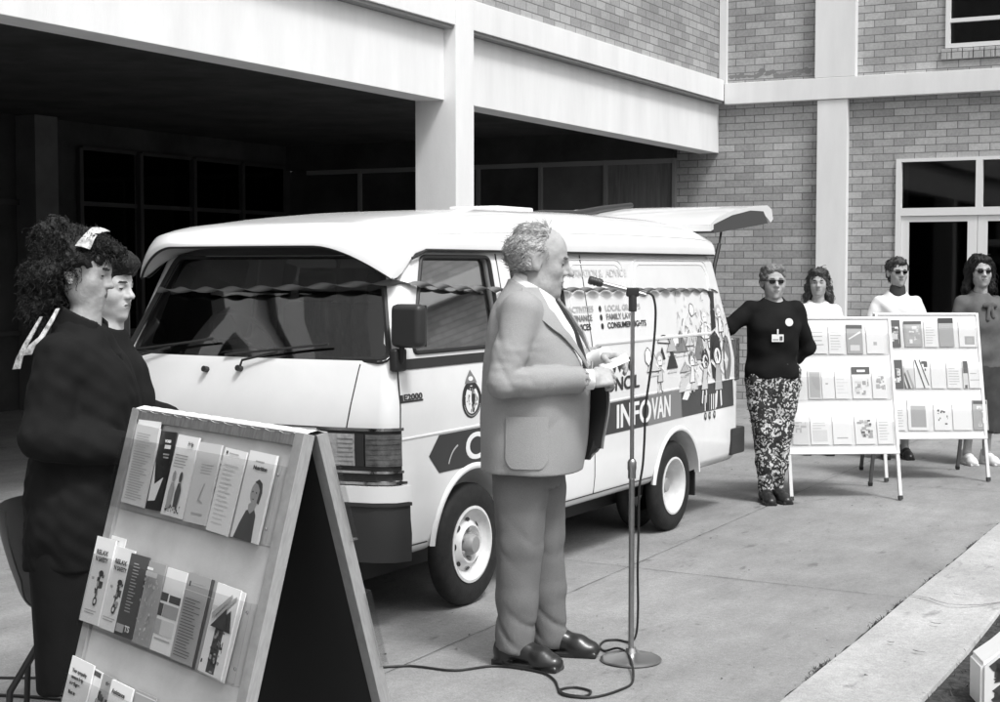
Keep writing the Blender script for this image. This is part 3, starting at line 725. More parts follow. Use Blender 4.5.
for i, (l, r_, m) in enumerate((('ACTIVITIES', 'LOCAL GROUPS', 'decal_light'), ('& FINANCE', 'FAMILY LAW', 'decal_mid'), ('SERVICES', 'CONSUMER RIGHTS', 'decal_dark'))):
    z = 1.362 - i * .048; side_text('lettering', l, 1.19, z, .046, m, .0012, width=.030 * len(l)); side_text('lettering', r_, 1.64, z, .046, m, .0012, width=.043 * len(r_) * (.80 if i else .9))
b = MB()
for i in range(3): decal(b, ring(1.575, 1.376 - i * .048, .016, .017, 12), .003, 0)
b.build('bullet_point', 'decal_dark', van)
# crest on the door
b = MB(); cx, cz = .108, .985
decal(b, ring(cx, cz, .088, .086, 36), .002, 0); decal(b, ring(cx, cz, .060, .066, 30), .0028, 1)
decal(b, [(cx - .055, 1.062), (cx + .055, 1.062), (cx + .040, 1.085), (cx, 1.125), (cx - .040, 1.085)], .0024, 2); decal(b, ring(cx, 1.083, .022, .011, 12), .0032, 1)
decal(b, [(cx - .052, 1.058), (cx - .035, 1.034), (cx, 1.024), (cx + .035, 1.034), (cx + .052, 1.058), (cx, 1.046)], .0034, 0)
decal(b, ring(cx + .012, .995, .016, .040, 14), .0036, 0); decal(b, [(cx - .005, .965), (cx + .03, .965), (cx + .018, .925), (cx + .005, .925)], .0037, 0)
for k in range(26):
    t = R(random.uniform(0, 360)); q = random.uniform(.45, .95); x, z = cx + .055 * q * math.cos(t), cz + .06 * q * math.sin(t); decal(b, ring(x, z, random.uniform(.003, .008), random.uniform(.003, .01), 7), .0040 + k * .00002, random.choice([2, 2, 3]))
for k in range(22):
    t = R(200 + 140 * k / 21); decal(b, ring(cx + .075 * math.cos(t), cz + .076 * math.sin(t), .003, .004, 6), .0042, 3)
b.build('crest', ['decal_dark', 'decal_white', 'decal_mid', 'decal_light'], van)
b = MB(); decal(b, [(-.50, 1.012), (-.475, 1.012), (-.475, 1.047), (-.50, 1.047)], .0025, 0); decal(b, [(-.475, 1.012), (-.315, 1.012), (-.315, 1.020), (-.475, 1.020)], .0025, 0); b.build('model_badge', 'decal_dark', van)
side_text('badge_lettering', 'E2000', -.470, 1.023, .036, 'decal_dark', .0012, width=.15)
# small swirl under the first letter
b = MB(); pl = [(.02 - .13 * math.cos(t), .66 + .13 * math.sin(t)) for t in lin(.35, 1.25, 10)]
for i in range(10): line(b, pl[i], pl[i + 1], .009, .0032, 0)
b.build('swirl_decal', 'decal_light', van)
# painted children's-picture mural at the rear of the side
b = MB(); o1, o2, o3, o4 = .0034, .0038, .0042, .0046
def blob(cx, cz, r, n, fill=4, ol=0, sx=1., o=o1):
    pl = []
    for k in range(n * 5):
        t = 2 * PI * k / (n * 5); q = r * (1 + .16 * abs(math.sin(t * n / 2))); pl.append((cx + q * math.cos(t) * sx, cz + q * math.sin(t)))
    decal(b, pl, o, fill); outl(b, pl, .006, o + .0002, ol)
blob(2.13, 1.085, .045, 6, sx=.9); blob(2.55, 1.155, .035, 5, sx=1.3); blob(3.02, 1.20, .05, 6, sx=1.1); blob(2.86, 1.34, .035, 5)
for x, z, w_, h, mi in ((2.20, .995, .20, .11, 3), (2.47, 1.00, .16, .12, 0), (2.33, 1.06, .09, .07, 0), (2.62, 1.09, .22, .13, 1), (2.48, 1.10, .15, .09, 2), (2.92, 1.03, .20, .19, 1), (2.80, 1.00, .14, .08, 3), (2.66, .965, .14, .06, 2), (2.76, 1.12, .14, .10, 3)):
    pl = [(x - w_ / 2, z), (x + w_ / 2, z), (x + .01, z + h)]; decal(b, pl, o1 + .0001 * len(pl) + random.random() * .0003, mi); outl(b, pl, .006, o2, 0)
    line(b, (x - w_ * .4, z - .022), (x + w_ * .45, z - .02), .012, o2, 3)
def kid(cx, z0, h, cloth, hair, out=0, lean=0.):
    """simple painted child: head, hair, smock, two legs, two arms"""
    r = h * .16; hx = cx + lean * h; hz = z0 + h - r
    decal(b, ring(hx, hz, r * 1.15, r * 1.2, 16), o3, hair); decal(b, ring(hx, hz - r * .25, r * .8, r * .8, 14), o3 + .0002, 4)
    body_ = [(cx - h * .16, z0 + h * .28), (cx + h * .16, z0 + h * .28), (hx + h * .08, hz - r), (hx - h * .08, hz - r)]; decal(b, body_, o3 + .0001, cloth); outl(b, body_, .006, o4, out)
    for sg in (-1, 1):
        line(b, (cx + sg * h * .07, z0 + h * .3), (cx + sg * h * .11, z0 + .01), h * .06, o3, 4); line(b, (cx + sg * h * .11 - .004, z0 + .008), (cx + sg * h * .17, z0 + .008), .014, o4, out)
        line(b, (hx + sg * h * .08, hz - r * 1.2), (hx + sg * h * .26, hz - r * (1.9 if sg > 0 else .6)), h * .05, o3, 4)
        line(b, (cx + sg * h * .035, z0 + h * .28), (cx + sg * h * .075, z0 + .01), .005, o4, out)
    for sg in (-1, 1): decal(b, ring(hx + sg * r * .3, hz - r * .2, .005, .006, 6), o4, 0)
kid(2.29, .86, .24, 3, 2); kid(2.78, .82, .26, 4, 1); kid(2.98, .74, .34, 3, 0, lean=.03); kid(3.22, .70, .42, 2, 0, lean=-.05); kid(3.05, 1.08, .26, 4, 3); kid(3.30, 1.12, .24, 4, 2)
decal(b, [(3.12, .90), (3.20, .88), (3.25, 1.02), (3.27, 1.14), (3.19, 1.20), (3.11, 1.17), (3.08, 1.03)], o2, 0); decal(b, [(3.14, 1.20), (3.19, 1.40), (3.17, 1.455), (3.27, 1.45), (3.25, 1.38), (3.22, 1.22)], o2, 0)
decal(b, ring(3.37, 1.01, .06, .15, 20), o1, 1); outl(b, ring(3.37, 1.01, .06, .15, 20), .006, o2, 0)
decal(b, ring(2.72, .85, .14, .10, 16, 0, 180), o2, 3); outl(b, ring(2.72, .85, .15, .11, 16, 0, 180), .008, o3, 3)
decal(b, [(2.62, .80), (2.70, .79), (2.80, .87), (2.78, .91), (2.70, .89)], o3, 4)
for k in range(6): decal(b, [(2.98 + k * .035, .70), (2.995 + k * .035, .70), (2.995 + k * .035, .80), (2.98 + k * .035, .80)], o4 + .0003, random.choice([0, 1, 4]))
for x in (3.0, 3.07, 3.15): decal(b, ring(x, .665, .018, .026, 12), o3, 0); decal(b, ring(x, .668, .008, .012, 8), o4, 3)
outl(b, ring(2.37, 1.12, .10, .08, 14, 20, 160)[:-1], .007, o3, 0)
for k in range(120): x, z = random.uniform(2.6, 3.42), random.uniform(.93, 1.44); line(b, (x, z), (x + random.uniform(-.04, .04), z + random.uniform(-.05, .05)), .005, o3 + k * .00001, random.choice([0, 1, 2, 3]))
for k in range(7): line(b, (2.66 + k * .035, 1.17), (2.65 + k * .035, 1.17 - .05 * (k % 2) - .03), .007, o2, 1)
b.build('mural_print', ['decal_dark', 'decal_mid', 'decal_light', 'decal_pale', 'decal_white'], van)
# headlamps, grille, bumper
def fbox(b, u0, u1, z0, z1, o0, o1_, n=10, nz=2):
    A = [[PM(u, o1_, z) for z in lin(z0, z1, nz)] for u in lin(u0, u1, n)]; B2 = [[PM(u, o0, z) for z in lin(z0, z1, nz)] for u in lin(u0, u1, n)]
    b.grid(A); b.grid(B2); b.grid([A[0], B2[0]]); b.grid([A[-1], B2[-1]]); b.grid([[r[0] for r in A], [r[0] for r in B2]]); b.grid([[r[-1] for r in A], [r[-1] for r in B2]])
b = MB(); fbox(b, -.48, .48, .735, .89, -.01, .012, 20)
gr = b.build('grille', 'black_plastic', van, smooth=40)
b = MB()
for z in (.75, .785, .82, .855): fbox(b, -.47, .47, z, z + .012, .01, .022, 20)
b.build('slat', 'chrome', gr, smooth=40)
for sg in (1, -1):
    b = MB(); fbox(b, sg * .48, sg * .842, .722, .90, -.01, .010, 14); hl = b.build('headlight', 'black_plastic', van, smooth=40)
    b = MB(); fbox(b, sg * .50, sg * .645, .742, .882, .008, .022, 6); b.build('lamp_lens', 'lamp_lens', hl, smooth=50)
    b = MB(); fbox(b, sg * .655, sg * .69, .742, .882, .008, .018, 2); b.build('lamp_divider', 'black_rubber', hl)
    b = MB()
    for k in range(7): fbox(b, sg * .575, sg * .645, .745 + k * .0195, .745 + k * .0195 + .012, .022, .025, 3)
    b.build('lens_rib', 'lamp_lens', hl)
    b = MB(); fbox(b, sg * .70, sg * .835, .742, .880, .008, .020, 8); ind = b.build('indicator', 'indicator', hl, smooth=50)
    b = MB()
    for k in range(6): fbox(b, sg * .705, sg * .83, .75 + k * .022, .754 + k * .022, .019, .0215, 8)
    b.build('lens_rib', 'indicator', ind)
    b = MB(); fbox(b, sg * .47, sg * .845, .895, .908, 0, .020, 14); b.build('chrome_strip', 'chrome', hl, smooth=40); b = MB(); fbox(b, sg * .47, sg * .845, .710, .721, 0, .018, 14); b.build('chrome_strip', 'chrome', hl, smooth=40)
b = MB(); fbox(b, -.85, .85, .676, .708, -.01, .006, 30); b.build('grille_surround', 'black_plastic', van)
b = MB(); fbox(b, -.85, .85, .662, .674, -.01, .03, 30); b.build('bumper_chrome', 'chrome', van, smooth=40)
b = MB(); fbox(b, -.856, .856, .585, .656, -.01, .046, 30, 4); bu = b.build('bumper', 'van_trim_white', van, smooth=40)
b = MB(); fbox(b, -.85, .85, .568, .583, -.01, .05, 30); fbox(b, -.85, .85, .315, .566, -.02, .040, 30, 4); b.build('bumper_valance', 'black_plastic', bu, smooth=40)
b = MB(); b.box(-1.02, -.60, -.735, -.71, .45, .56, bev=.004); b.build('number_plate', 'paper_light', van)
# rear bumper, mudflap
b = MB(); b.box(-1.60, -.02, 3.56, 3.68, .40, .53, bev=.02); b.box(-.06, .012, 3.44, 3.68, .37, .545, bev=.012); b.box(-1.63, -1.56, 3.44, 3.68, .37, .545, bev=.012); b.build('rear_bumper', 'black_plastic', van, smooth=40)
for x in (-.24, -1.55): b = MB(); b.box(x, x + .18, 2.98, 2.995, .16, .42, bev=.004); b.build('mudflap', 'black_rubber', van)
b = MB(); b.box(-.04, .008, 3.50, 3.585, .86, 1.14, bev=.01); b.box(-1.63, -1.58, 3.50, 3.585, .86, 1.14, bev=.01); b.build('tail_light', 'indicator', van)
# wheels
def wheel(y, rt, z, x, sg, dual, label=None):
    Mx = Matrix.Translation((x, y, z)) @ Matrix.Rotation(PI / 2 * sg, 4, 'Y')            # local +z points outwards
    wh = bpy.data.objects.new('wheel', None); C.objects.link(wh); wh.parent = van; wh.matrix_local = Mx
    tw = .082; rr = .178 if rt > .28 else .172
    def tyre(h0):
        b = MB(); b.lathe([(rr - .005, h0 - tw + .004), (rr + .02, h0 - tw - .002), (rt - .035, h0 - tw), (rt - .012, h0 - tw + .008), (rt, h0 - tw + .028), (rt, h0 - .028), (rt - .012, h0 - .008), (rt - .035, h0), (rr + .05, h0 + .005), (rr + .02, h0 + .002), (rr - .005, h0 - .006)], 56, closed=True)
        b.build('tyre', 'tyre', wh, smooth=40)
    tyre(0)
    if dual: tyre(-.2)
    b = MB()
    if dual: prof = [(rr, -.012), (rr + .004, .002), (rr - .008, .004), (rr - .014, -.01), (rr - .03, -.03), (rr - .036, -.11), (rr - .055, -.125)]
    else: prof = [(rr, -.012), (rr + .005, .003), (rr - .008, .005), (rr - .014, -.01), (rr - .022, -.022), (rr - .036, -.028), (rr - .05, -.04), (rr - .058, -.038), (.098, -.012), (.088, -.006), (.075, -.018), (.062, -.03), (.001, -.03)]
    b.lathe(prof, 48); rm = b.build('rim', 'rim', wh, smooth=40)
    hz = -.095 if dual else -.03
    b = MB(); b.lathe([(.052, hz + .001), (.05, hz + .03), (.042, hz + .045), (.038, hz + .05), (.001, hz + .052)], 24); b.build('hub_cap', 'hub', rm, smooth=40)
    if dual: b = MB(); b.lathe([(rr - .056, -.1245), (.085, -.13), (.075, -.10), (.06, -.095), (.001, -.095)], 40); b.build('wheel_disc', 'hub', rm, smooth=40)
    for k in range(6): b = MB(); t = 2 * PI * k / 6; b.lathe([(.011, 0), (.011, .02), (.001, .022)], 6, Matrix.Translation((.068 * math.cos(t), .068 * math.sin(t), hz))); b.build('wheel_nut', 'hub', rm)
    if not dual:
        for k in range(8):
            b = MB(); t = 2 * PI * k / 8; q = Matrix.Rotation(t, 4, 'Z') @ Matrix.Translation((.118, 0, -.0265)) @ Matrix.Rotation(R(32), 4, 'Y'); b.lathe([(.017, .0), (.015, .003), (.001, .002)], 12, q @ Matrix.Diagonal((.6, 1, 1, 1))); b.build('rim_slot', 'black_rubber', rm)
    return wh
for sg, x in ((1, -.025), (-1, -1.595)):
    wheel(AXF, .292, .292, x, sg, False); wheel(AXR, .275, .275, x, sg, True)
b = MB(); b.box(-1.29, -.33, -.5, 3.4, .17, .335); b.build('underbody', 'black_rubber', van)
# mirror, wipers, handles
for sg, x in ((1, 0), (-1, -1.62)):
    mp = lambda p: Vector((x + sg * p[0], p[1], p[2]))
    b = MB(); Mm = Matrix.Translation(mp((.045, -.50, 1.350))) @ Matrix.Rotation(R(-8 * sg), 4, 'Z'); b.box(-.085, .085, -.035, .035, -.095, .095, bev=.028, M=Mm, seg=3)
    m_ = b.build('wing_mirror', 'black_plastic', van, smooth=50)
    b = MB(); b.tube([mp((-.03, -.47, 1.17)), mp((.0, -.49, 1.20)), mp((.01, -.50, 1.27))], .014, 8); b.box(x - .02 * sg - .02, x - .02 * sg + .02, -.53, -.44, 1.15, 1.25, bev=.012); b.build('mirror_arm', 'black_rubber', m_, smooth=50)
    b = MB(); Mg = Mm @ Matrix.Translation((0, .036, 0)); b.box(-.07, .07, 0, .003, -.09, .09, M=Mg); b.build('mirror_glass', 'chrome', m_)
b = MB()
for u0, u1, up in ((-.66, -.30, .05), (.02, .36, .04)):
    b.tube([PM(u0, .012, 1.15), PM(u0 + .02, .03, 1.185), PM(u0 + (u1 - u0) * .6, .02, 1.215 + up * .3)], .006, 6); b.tube([PM(u0 - .1, .014, 1.205), PM((u0 + u1) / 2, .014, 1.222 + up * .3), PM(u1 + .12, .012, 1.225 + up)], .006, 6)
    b.tube([PM(u0, 0, 1.145), PM(u0, .03, 1.15)], .014, 8)
b.tube([PM(-.18, 0, 1.135), PM(-.18, .03, 1.14)], .014, 8); b.build('wiper', 'black_rubber', van)
b = MB(); b.box(-.005, .02, .32, .44, 1.06, 1.085, bev=.006); b.box(-.005, .02, .60, .72, 1.02, 1.045, bev=.006); b.build('door_handle', 'black_plastic', van)
# cab interior
b = MB(); b.box(-1.56, -.06, -.50, -.22, .76, 1.17, bev=.05, seg=3); b.box(-1.45, -1.0, -.36, -.16, 1.10, 1.225, bev=.04, seg=3); b.build('dashboard', 'interior', van, smooth=50)
b = MB(); Ms = Matrix.Translation((-1.22, -.06, 1.24)) @ Matrix.Rotation(R(-52), 4, 'X'); b.lathe([(.185 + .012 * math.cos(t), .012 * math.sin(t)) for t in lin(0, 2 * PI, 8)[:-1]], 28, Ms, closed=True)
for k in (0, 1, 2): b.tube([Ms @ Vector((0, 0, 0)), Ms @ Vector((.18 * math.cos(k * 2.1 + .5), .18 * math.sin(k * 2.1 + .5), 0))], .01, 6)
b.tube([Ms @ Vector((0, 0, 0)), (-1.22, -.25, 1.0)], .025, 8); b.build('steering_wheel', 'black_plastic', van, smooth=60)
for x in (-1.22, -.78, -.38):
    b = MB(); b.box(x - .2, x + .2, .12, .56, .76, .90, bev=.04, seg=3); b.box(x - .2, x + .2, .50, .62, .86, 1.42, bev=.04, seg=3, M=None); b.box(x - .11, x + .11, .52, .60, 1.42, 1.58, bev=.03, seg=3); b.build('seat', 'seat_cloth', van, smooth=60)
b = MB(); b.grid([[(-1.5 + .9 * i / 30 + 0, .78 + .02 * math.sin(i * 1.4), z) for z in (.9, 1.6)] for i in range(31)]); b.build('curtain', 'cloth_white', van, smooth=60)
slab('dash_papers', 'paper', lambda u, v, t: Vector((u, v, 1.19 + t + .02 * math.sin(u * 30) + .03 * (v + .45))), lin(-1.05, -.80, 5), lin(-.47, -.27, 3), .006)
# tailgate, strut, roof vent
prof = [(3.36, 1.885), (3.46, 1.925), (3.75, 1.985), (4.15, 2.03), (4.44, 2.045), (4.53, 2.02), (4.56, 1.95), (4.51, 1.925), (4.44, 1.955), (4.35, 1.985), (4.1, 1.98), (3.75, 1.93), (3.47, 1.865), (3.37, 1.84)]
b = MB(); b.prism(prof, -1.50, -.12, M_side); tg = b.build('tailgate', 'van_paint', van, smooth=35)
b = MB(); b.prism([(3.42, 1.885), (3.75, 1.955), (4.1, 1.998), (4.35, 2.0), (4.41, 1.955), (4.44, 1.918), (4.2, 1.895), (3.42, 1.828)], -1.503, -.117, M_side); b.build('tailgate_lining', 'interior', tg, smooth=35)
b = MB(); b.box(-1.0, -.62, 4.515, 4.57, 1.955, 2.0, bev=.006); b.build('tailgate_handle', 'black_plastic', tg)
for x in (-.15, -1.47): b = MB(); b.tube([(x, 3.43, 1.40), (x, 3.52, 1.62), (x, 3.60, 1.76)], .014, 8); b.tube([(x, 3.60, 1.76), (x, 3.66, 1.92)], .008, 8); b.build('gas_strut', 'black_rubber', van)
b = MB(); b.box(-1.05, -.72, 1.62, 2.05, 1.91, 1.958, bev=.01); b.build('roof_vent', 'van_trim_white', van, smooth=40)
# rolled awning lying on the roof, twisted streamer round the van
van_w = Matrix.Translation(VP0) @ Matrix.Rotation(R(-2), 4, 'Z')
b = MB(); b.tube([van_w @ Vector(p) for p in ((-1.12, 2.55, 1.935), (-1.12, 2.9, 1.955), (-1.12, 3.4, 1.965), (-1.12, 3.8, 2.015), (-1.12, 4.3, 2.06))], [.012, .026, .030, .024, .02], 8); aw = b.build('rolled_awning', 'black_plastic', smooth=60)
tag(aw, 'dark rolled awning lying along the van roof towards the raised tailgate', 'awning')
b = MB()
for k in range(0): q = 2.85 + k * .2; b.tube([van_w @ Vector((-1.12, q, 1.955 + .06 * (q - 2.75) / 1.5 + .012)), van_w @ Vector((-1.12, q + .02, 1.956 + .06 * (q - 2.75) / 1.5 + .004))], .0285, 8)
b.bm.free()
path = [Vector((-.068 - .0, 3.38, 1.45)), Vector((-.05, 2.9, 1.462)), Vector((-.045, 2.3, 1.47)), Vector((-.045, 1.3, 1.484)), Vector((-.045, .5, 1.492)), Vector((-.05, 0, 1.51)), Vector((-.055, -.30, 1.53))]
for u in (.80, .74, .66, .5, .3, .1, -.1, -.3, -.5, -.66, -.76): path.append(PM(u * .93, .035, 1.535 - .04 * (1 - (u + .8) / 1.6) - .01 * math.sin((u + .8) * 2)))
dd = [0]
for i in range(1, len(path)): dd.append(dd[-1] + (path[i] - path[i - 1]).length)
n_ = int(dd[-1] / .0103); P = []
for i in range(n_ + 1):
    q = dd[-1] * i / n_; j = max(k for k in range(len(dd)) if dd[k] <= q + 1e-9); j = min(j, len(path) - 2); f_ = (q - dd[j]) / (dd[j + 1] - dd[j]); p = path[j].lerp(path[j + 1], f_); d = (path[j + 1] - path[j]).normalized()
    up = Vector((0, 0, 1)); sd = d.cross(up).normalized(); ph = PI * q / .165; wv = (up * math.cos(ph) + sd * math.sin(ph)) * .0145; P.append([van_w @ (p + wv), van_w @ (p - wv)])
b = MB(); b.grid(P); st = b.build('paper_streamer', 'streamer_dark', smooth=180); md = st.modifiers.new('t', 'SOLIDIFY'); md.thickness = .0012
tag(st, 'twisted paper streamer strung across the windscreen and side of the van', 'streamer')
# ================================================================ people
A3 = lambda *v: np.array(v, float)
def basis(y, z):
    y = A3(*y); y /= np.linalg.norm(y); z = A3(*z); z = z - y * (z @ y); z /= np.linalg.norm(z); return np.stack([np.cross(y, z), y, z], 1)
def head_ops(F, x, fem=False, jowl=0., nose=1., smile=0.):
    """head looking along local +Y, origin midway between the ears"""
    E = lambda c, r, k=.012, op='u', M=None: F.ell(c, r, k * x.k, op, x, M); K = lambda a, b, ra, rb=None, k=.01, op='u': F.cap(a, b, ra, rb, k * x.k, op, x)
    jw = .88 if fem else 1
    E((0, -.012, .036), (.073, .094, .084), .02); E((0, .022, .022), (.066, .066, .075), .03)
    E((0, .030, -.035), (.056 * jw, .058, .074), .03); E((0, .034, -.078), (.044 * jw, .046, .034), .03)
    for sg in (-1, 1): E((sg * .040 * jw, .012, -.062), (.018, .038, .024), .03); E((sg * .041, .054, -.028), (.020, .022, .022), .03); K((sg * .010, .086, .018), (sg * .040, .072, .017), .010, .008, .018)
    E((0, .074, -.098), (.019 * jw, .016, .015), .02)
    if jowl: E((0, .028, -.106), (.052, .056, .030), .035); E((-.04, .03, -.085), (.028, .035, .028), .03); E((.04, .03, -.085), (.028, .035, .028), .03)
    K((0, .080, .016), (0, .082 + .024 * nose, -.021), .0088, .0108, .014); K((0, .078, -.002), (0, .088, -.026), .012, .013, .012); E((0, .082 + .027 * nose, -.027), (.0115, .0115, .0095), .006)
    for sg in (-1, 1): E((sg * .012, .096, -.030), (.0075, .011, .0075), .006); E((sg * .031, .093, .001), (.017, .014, .012), .014, 's'); E((sg * .031, .0735, .001), (.0145, .0135, .0125), .004); K((sg * .020, .0845, .0075), (sg * .043, .078, .0065), .004, .0035, .004)
    E((0, .074, -.060), (.030, .021, .024), .015); E((0, .0915, -.0575), (.020, .0075, .0055), .005); E((0, .0895, -.0665), (.017, .008, .006), .005)
    F.cap((-.021, .0905 - .004, -.0615 + .004 * smile), (0, .1015, -.0620), .0022, .0026, .003, 's', x); F.cap((0, .1015, -.0620), (.021, .0905 - .004, -.0615 + .004 * smile), .0026, .0022, .003, 's', x)
    for sg in (-1, 1):
        M = rot('Z', sg * 24); E((sg * .079, -.006, -.004), (.0085, .021, .034), .005, 'u', M); E((sg * .087, -.001, 0), (.005, .011, .020), .006, 's', M); E((sg * .075, .002, -.030), (.006, .008, .009), .005)
def face_rules(x, lips=1, brow=2, eye=3, wide=1.):
    r = lambda c, q: (x.p(c), A3(*q) * x.k, x.M); o = []
    o.append((lips, *r((0, .097, -.061), (.021, .012, .0095))))
    for sg in (-1, 1): o.append((brow, *r((sg * .028, .086, .023), (.019, .02, .0048 * wide)))); o.append((eye, *r((sg * .031, .086, .000), (.0115, .014, .0042))))
    return o
def hand_ops(F, wr, M, side, curl=(20, 30, 20), k=1., thumb=0., spread=0.):
    x = Xf(wr, M, k); s = -1 if side == 'R' else 1                       # thumb side
    F.cap((0, -.02, 0), (0, .02, 0), .027, .026, .01, 'u', x); F.box((0, .05, 0), (.039, .042, .0125), .012, .012, 'u', x); F.ell((s * .024, .035, -.008), (.018, .03, .014), .012, 'u', x)
    for i, (bx, ln) in enumerate(((.030, .070), (.010, .079), (-.010, .073), (-.029, .057))):
        p = A3(s * bx, .086 - .004 * abs(i - 1), 0); a = 0; pts = [x.p(p - A3(0, .02, 0)), x.p(p)]; sp = math.radians(spread * (1.5 - i)) * s
        for f, c in zip((.46, .30, .26), curl): a += math.radians(c + i * 3); p = p + ln * f * A3(math.sin(sp), math.cos(a) * math.cos(sp), -math.sin(a)); pts.append(x.p(p))
        F.chain(pts, [.0095 * k, .0092 * k, .0085 * k, .008 * k, .007 * k], .003)
    t = math.radians(thumb); p0 = A3(s * .026, .022, -.004); p1 = p0 + .038 * A3(s * .72 * math.cos(t), .62, -.30 - .5 * math.sin(t)); p2 = p1 + .032 * A3(s * .30 * math.cos(t), .88, -.30 - .6 * math.sin(t)); p3 = p2 + .024 * A3(-s * .1, .93, -.25)
    F.chain([x.p(q) for q in (p0, p1, p2, p3)], [.014 * k, .0115 * k, .0105 * k, .0085 * k], .005)
def limb_ops(F, J, k=1.):
    for s in 'RL':
        F.chain([J['sh' + s], J['el' + s], J['wr' + s]], [.046 * k, .038 * k, .026 * k], .02)
        F.chain([J['hip' + s], J['kn' + s], J['an' + s]], [.078 * k, .052 * k, .036 * k], .02); c = (A3(*J['kn' + s]) + A3(*J['an' + s])) / 2 + (A3(*J['kn' + s]) - A3(*J['an' + s])) * .2; F.ell(c - A3(0, .02, 0), (.045 * k, .05 * k, .1 * k), .03)
        F.chain([J['an' + s], A3(*J['toe' + s])], [.036 * k, .024 * k], .02)
def torso_ops(F, J, k=1.):
    F.ell(J['pelvis'], (.145 * k, .105 * k, .12), .05); F.cap(A3(*J['pelvis']), A3(*J['chest']), .11 * k, .115 * k, .05); F.ell(J['chest'], (.15 * k, .105 * k, .16), .05)
    F.cap(J['shR'], J['shL'], .05 * k, .05 * k, .05); F.cap(A3(*J['chest']) + A3(0, -.01, .1), J['neck'], .07 * k, .056 * k, .04); F.cap(J['neck'], J['skull'], .055 * k, .052 * k, .03)
def figure(name, label, cat, loc, rz, J, hx, hands, mats, h=.010, hf=.004, fem=False, k=1., face=True, wide=1., group=None, hrange=(), **kw):
    root = thing(name, label, cat, loc, rz, group)
    F = Field(); torso_ops(F, J, k); limb_ops(F, J, k); head_ops(F, hx, fem, **kw)
    for s, M, cu, th in hands: hand_ops(F, J['wr' + s], M, s, cu, 1.0 * k, th)
    c = hx.c; r = .17 * hx.k; fine = [(0, c[0] - .11, c[0] + .11, hf), (1, c[1] - r, c[1] + r, hf), (2, c[2] - r, c[2] + r, hf)]
    for s, M, cu, th in hands:
        q = A3(*J['wr' + s]) + M[:, 1] * .08
        for i in range(3): fine.append((i, q[i] - .11, q[i] + .11, max(.0042, hf)))
    me = keep_big(F.mesh('body', h, fine)); 
    if face: paint(me, face_rules(hx, wide=wide))
    link('body', me, mats, root); return root
def garment(root, name, m, F, h=.010, fine=()):
    me = keep_big(F.mesh(name, h, fine)); return link(name, me, m, root)
def shoe(root, an, toe, k=1., m='shoe', heel=0.):
    a = A3(*an); t = A3(*toe); d = t - a; d[2] = 0; L_ = np.linalg.norm(d); d /= L_; M = basis(d, (0, 0, 1)); x = Xf((a[0], a[1], 0), M, k); F = Field()
    F.chain([x.p((0, -.035, .055)), x.p((0, .05, .06)), x.p((.004, .12, .040)), x.p((.004, .165, .030))], [.038 * k, .038 * k, .038 * k, .028 * k], .02); F.ell((.004, .135, .028), (.046, .062, .028), .02, 'u', x); F.cap((0, -.03, .03), (0, -.02, .11), .036, .04, .02, 'u', x)
    F.half((0, 0, .004), (0, 0, -1)); F.half((0, 0, .115), (0, 0, 1)); F.box((.002, -.03, .013), (.036, .040, .013), .006, .004, 'u', x); F.box((.003, .085, .010), (.040, .105, .010), .006, .006, 'u', x)
    return garment(root, 'shoe', m, F, .005)
def surf_y(st, e=2.3):
    A = np.array(sorted(st), float)
    def f(x, z, back=False):
        cx, cy, rx, ry = [np.interp(z, A[:, 0], A[:, i]) for i in range(1, 5)]; q = max(0, 1 - min(1, abs((x - cx) / rx)) ** e) ** (1 / e); return cy + (-1 if back else 1) * ry * q
    return f
def sheetmesh(root, name, m, P, th, nvec=None):
    """thick sheet from a point grid; thickness against its normals"""
    n, k = len(P), len(P[0]); V = [[Vector(p) for p in r] for r in P]; Q = []
    for i in range(n):
        row = []
        for j in range(k):
            a = V[min(i + 1, n - 1)][j] - V[max(i - 1, 0)][j]; b_ = V[i][min(j + 1, k - 1)] - V[i][max(j - 1, 0)]; row.append(V[i][j] + a.cross(b_).normalized() * th)
        Q.append(row)
    b = MB(); b.grid(V); b.grid(Q); b.grid([V[0], Q[0]]); b.grid([V[-1], Q[-1]]); b.grid([[r[0] for r in V], [r[0] for r in Q]]); b.grid([[r[-1] for r in V], [r[-1] for r in Q]])
    return b.build(name, m, root, smooth=50)
SKIN = ['skin', 'lips', 'brow', 'iris']
def merge(b, hair):
    for f in b.bm.faces: f.smooth = True
    b.bm.from_mesh(hair.data); b.bm.to_mesh(hair.data); b.bm.free()
def strands(root, hair, x, n, m, flow, ln=(.02, .045), lift=.35, r=.0012, wob=.15, keep=None, curl=0., name='hair_strand', seg_=5):
    vs = hair.data.vertices; b = MB(); Mi_ = Matrix(x.M.tolist()).transposed(); Mx_ = Matrix(x.M.tolist()); rs = random.Random(n)
    for k in range(n):
        v = vs[rs.randrange(len(vs))]; p = v.co.copy(); nn = v.normal.copy(); loc = (Mi_ @ (p - Vector(x.c))) / x.k
        if keep and not keep(loc): continue
        f = Mx_ @ Vector(flow(loc)).normalized(); L_ = rs.uniform(*ln); pts = [p - nn * .002]; d = (f - nn * f.dot(nn)); 
        if d.length < .05: continue
        d = (d.normalized() + nn * lift * rs.uniform(.2, 1) + Vector((rs.gauss(0, wob), rs.gauss(0, wob), rs.gauss(0, wob)))).normalized(); ph = rs.uniform(0, 6); a_ = d.cross(nn).normalized()
        for i in range(seg_): d = (d - nn * (lift * .45) + Vector((0, 0, -.12)) ).normalized() if i else d; pts.append(pts[-1] + d * L_ / seg_ + a_ * curl * math.sin(ph + i * 1.7))
        b.tube(pts, [r] * (len(pts) - 1) + [r * .3], 4)
    merge(b, hair)
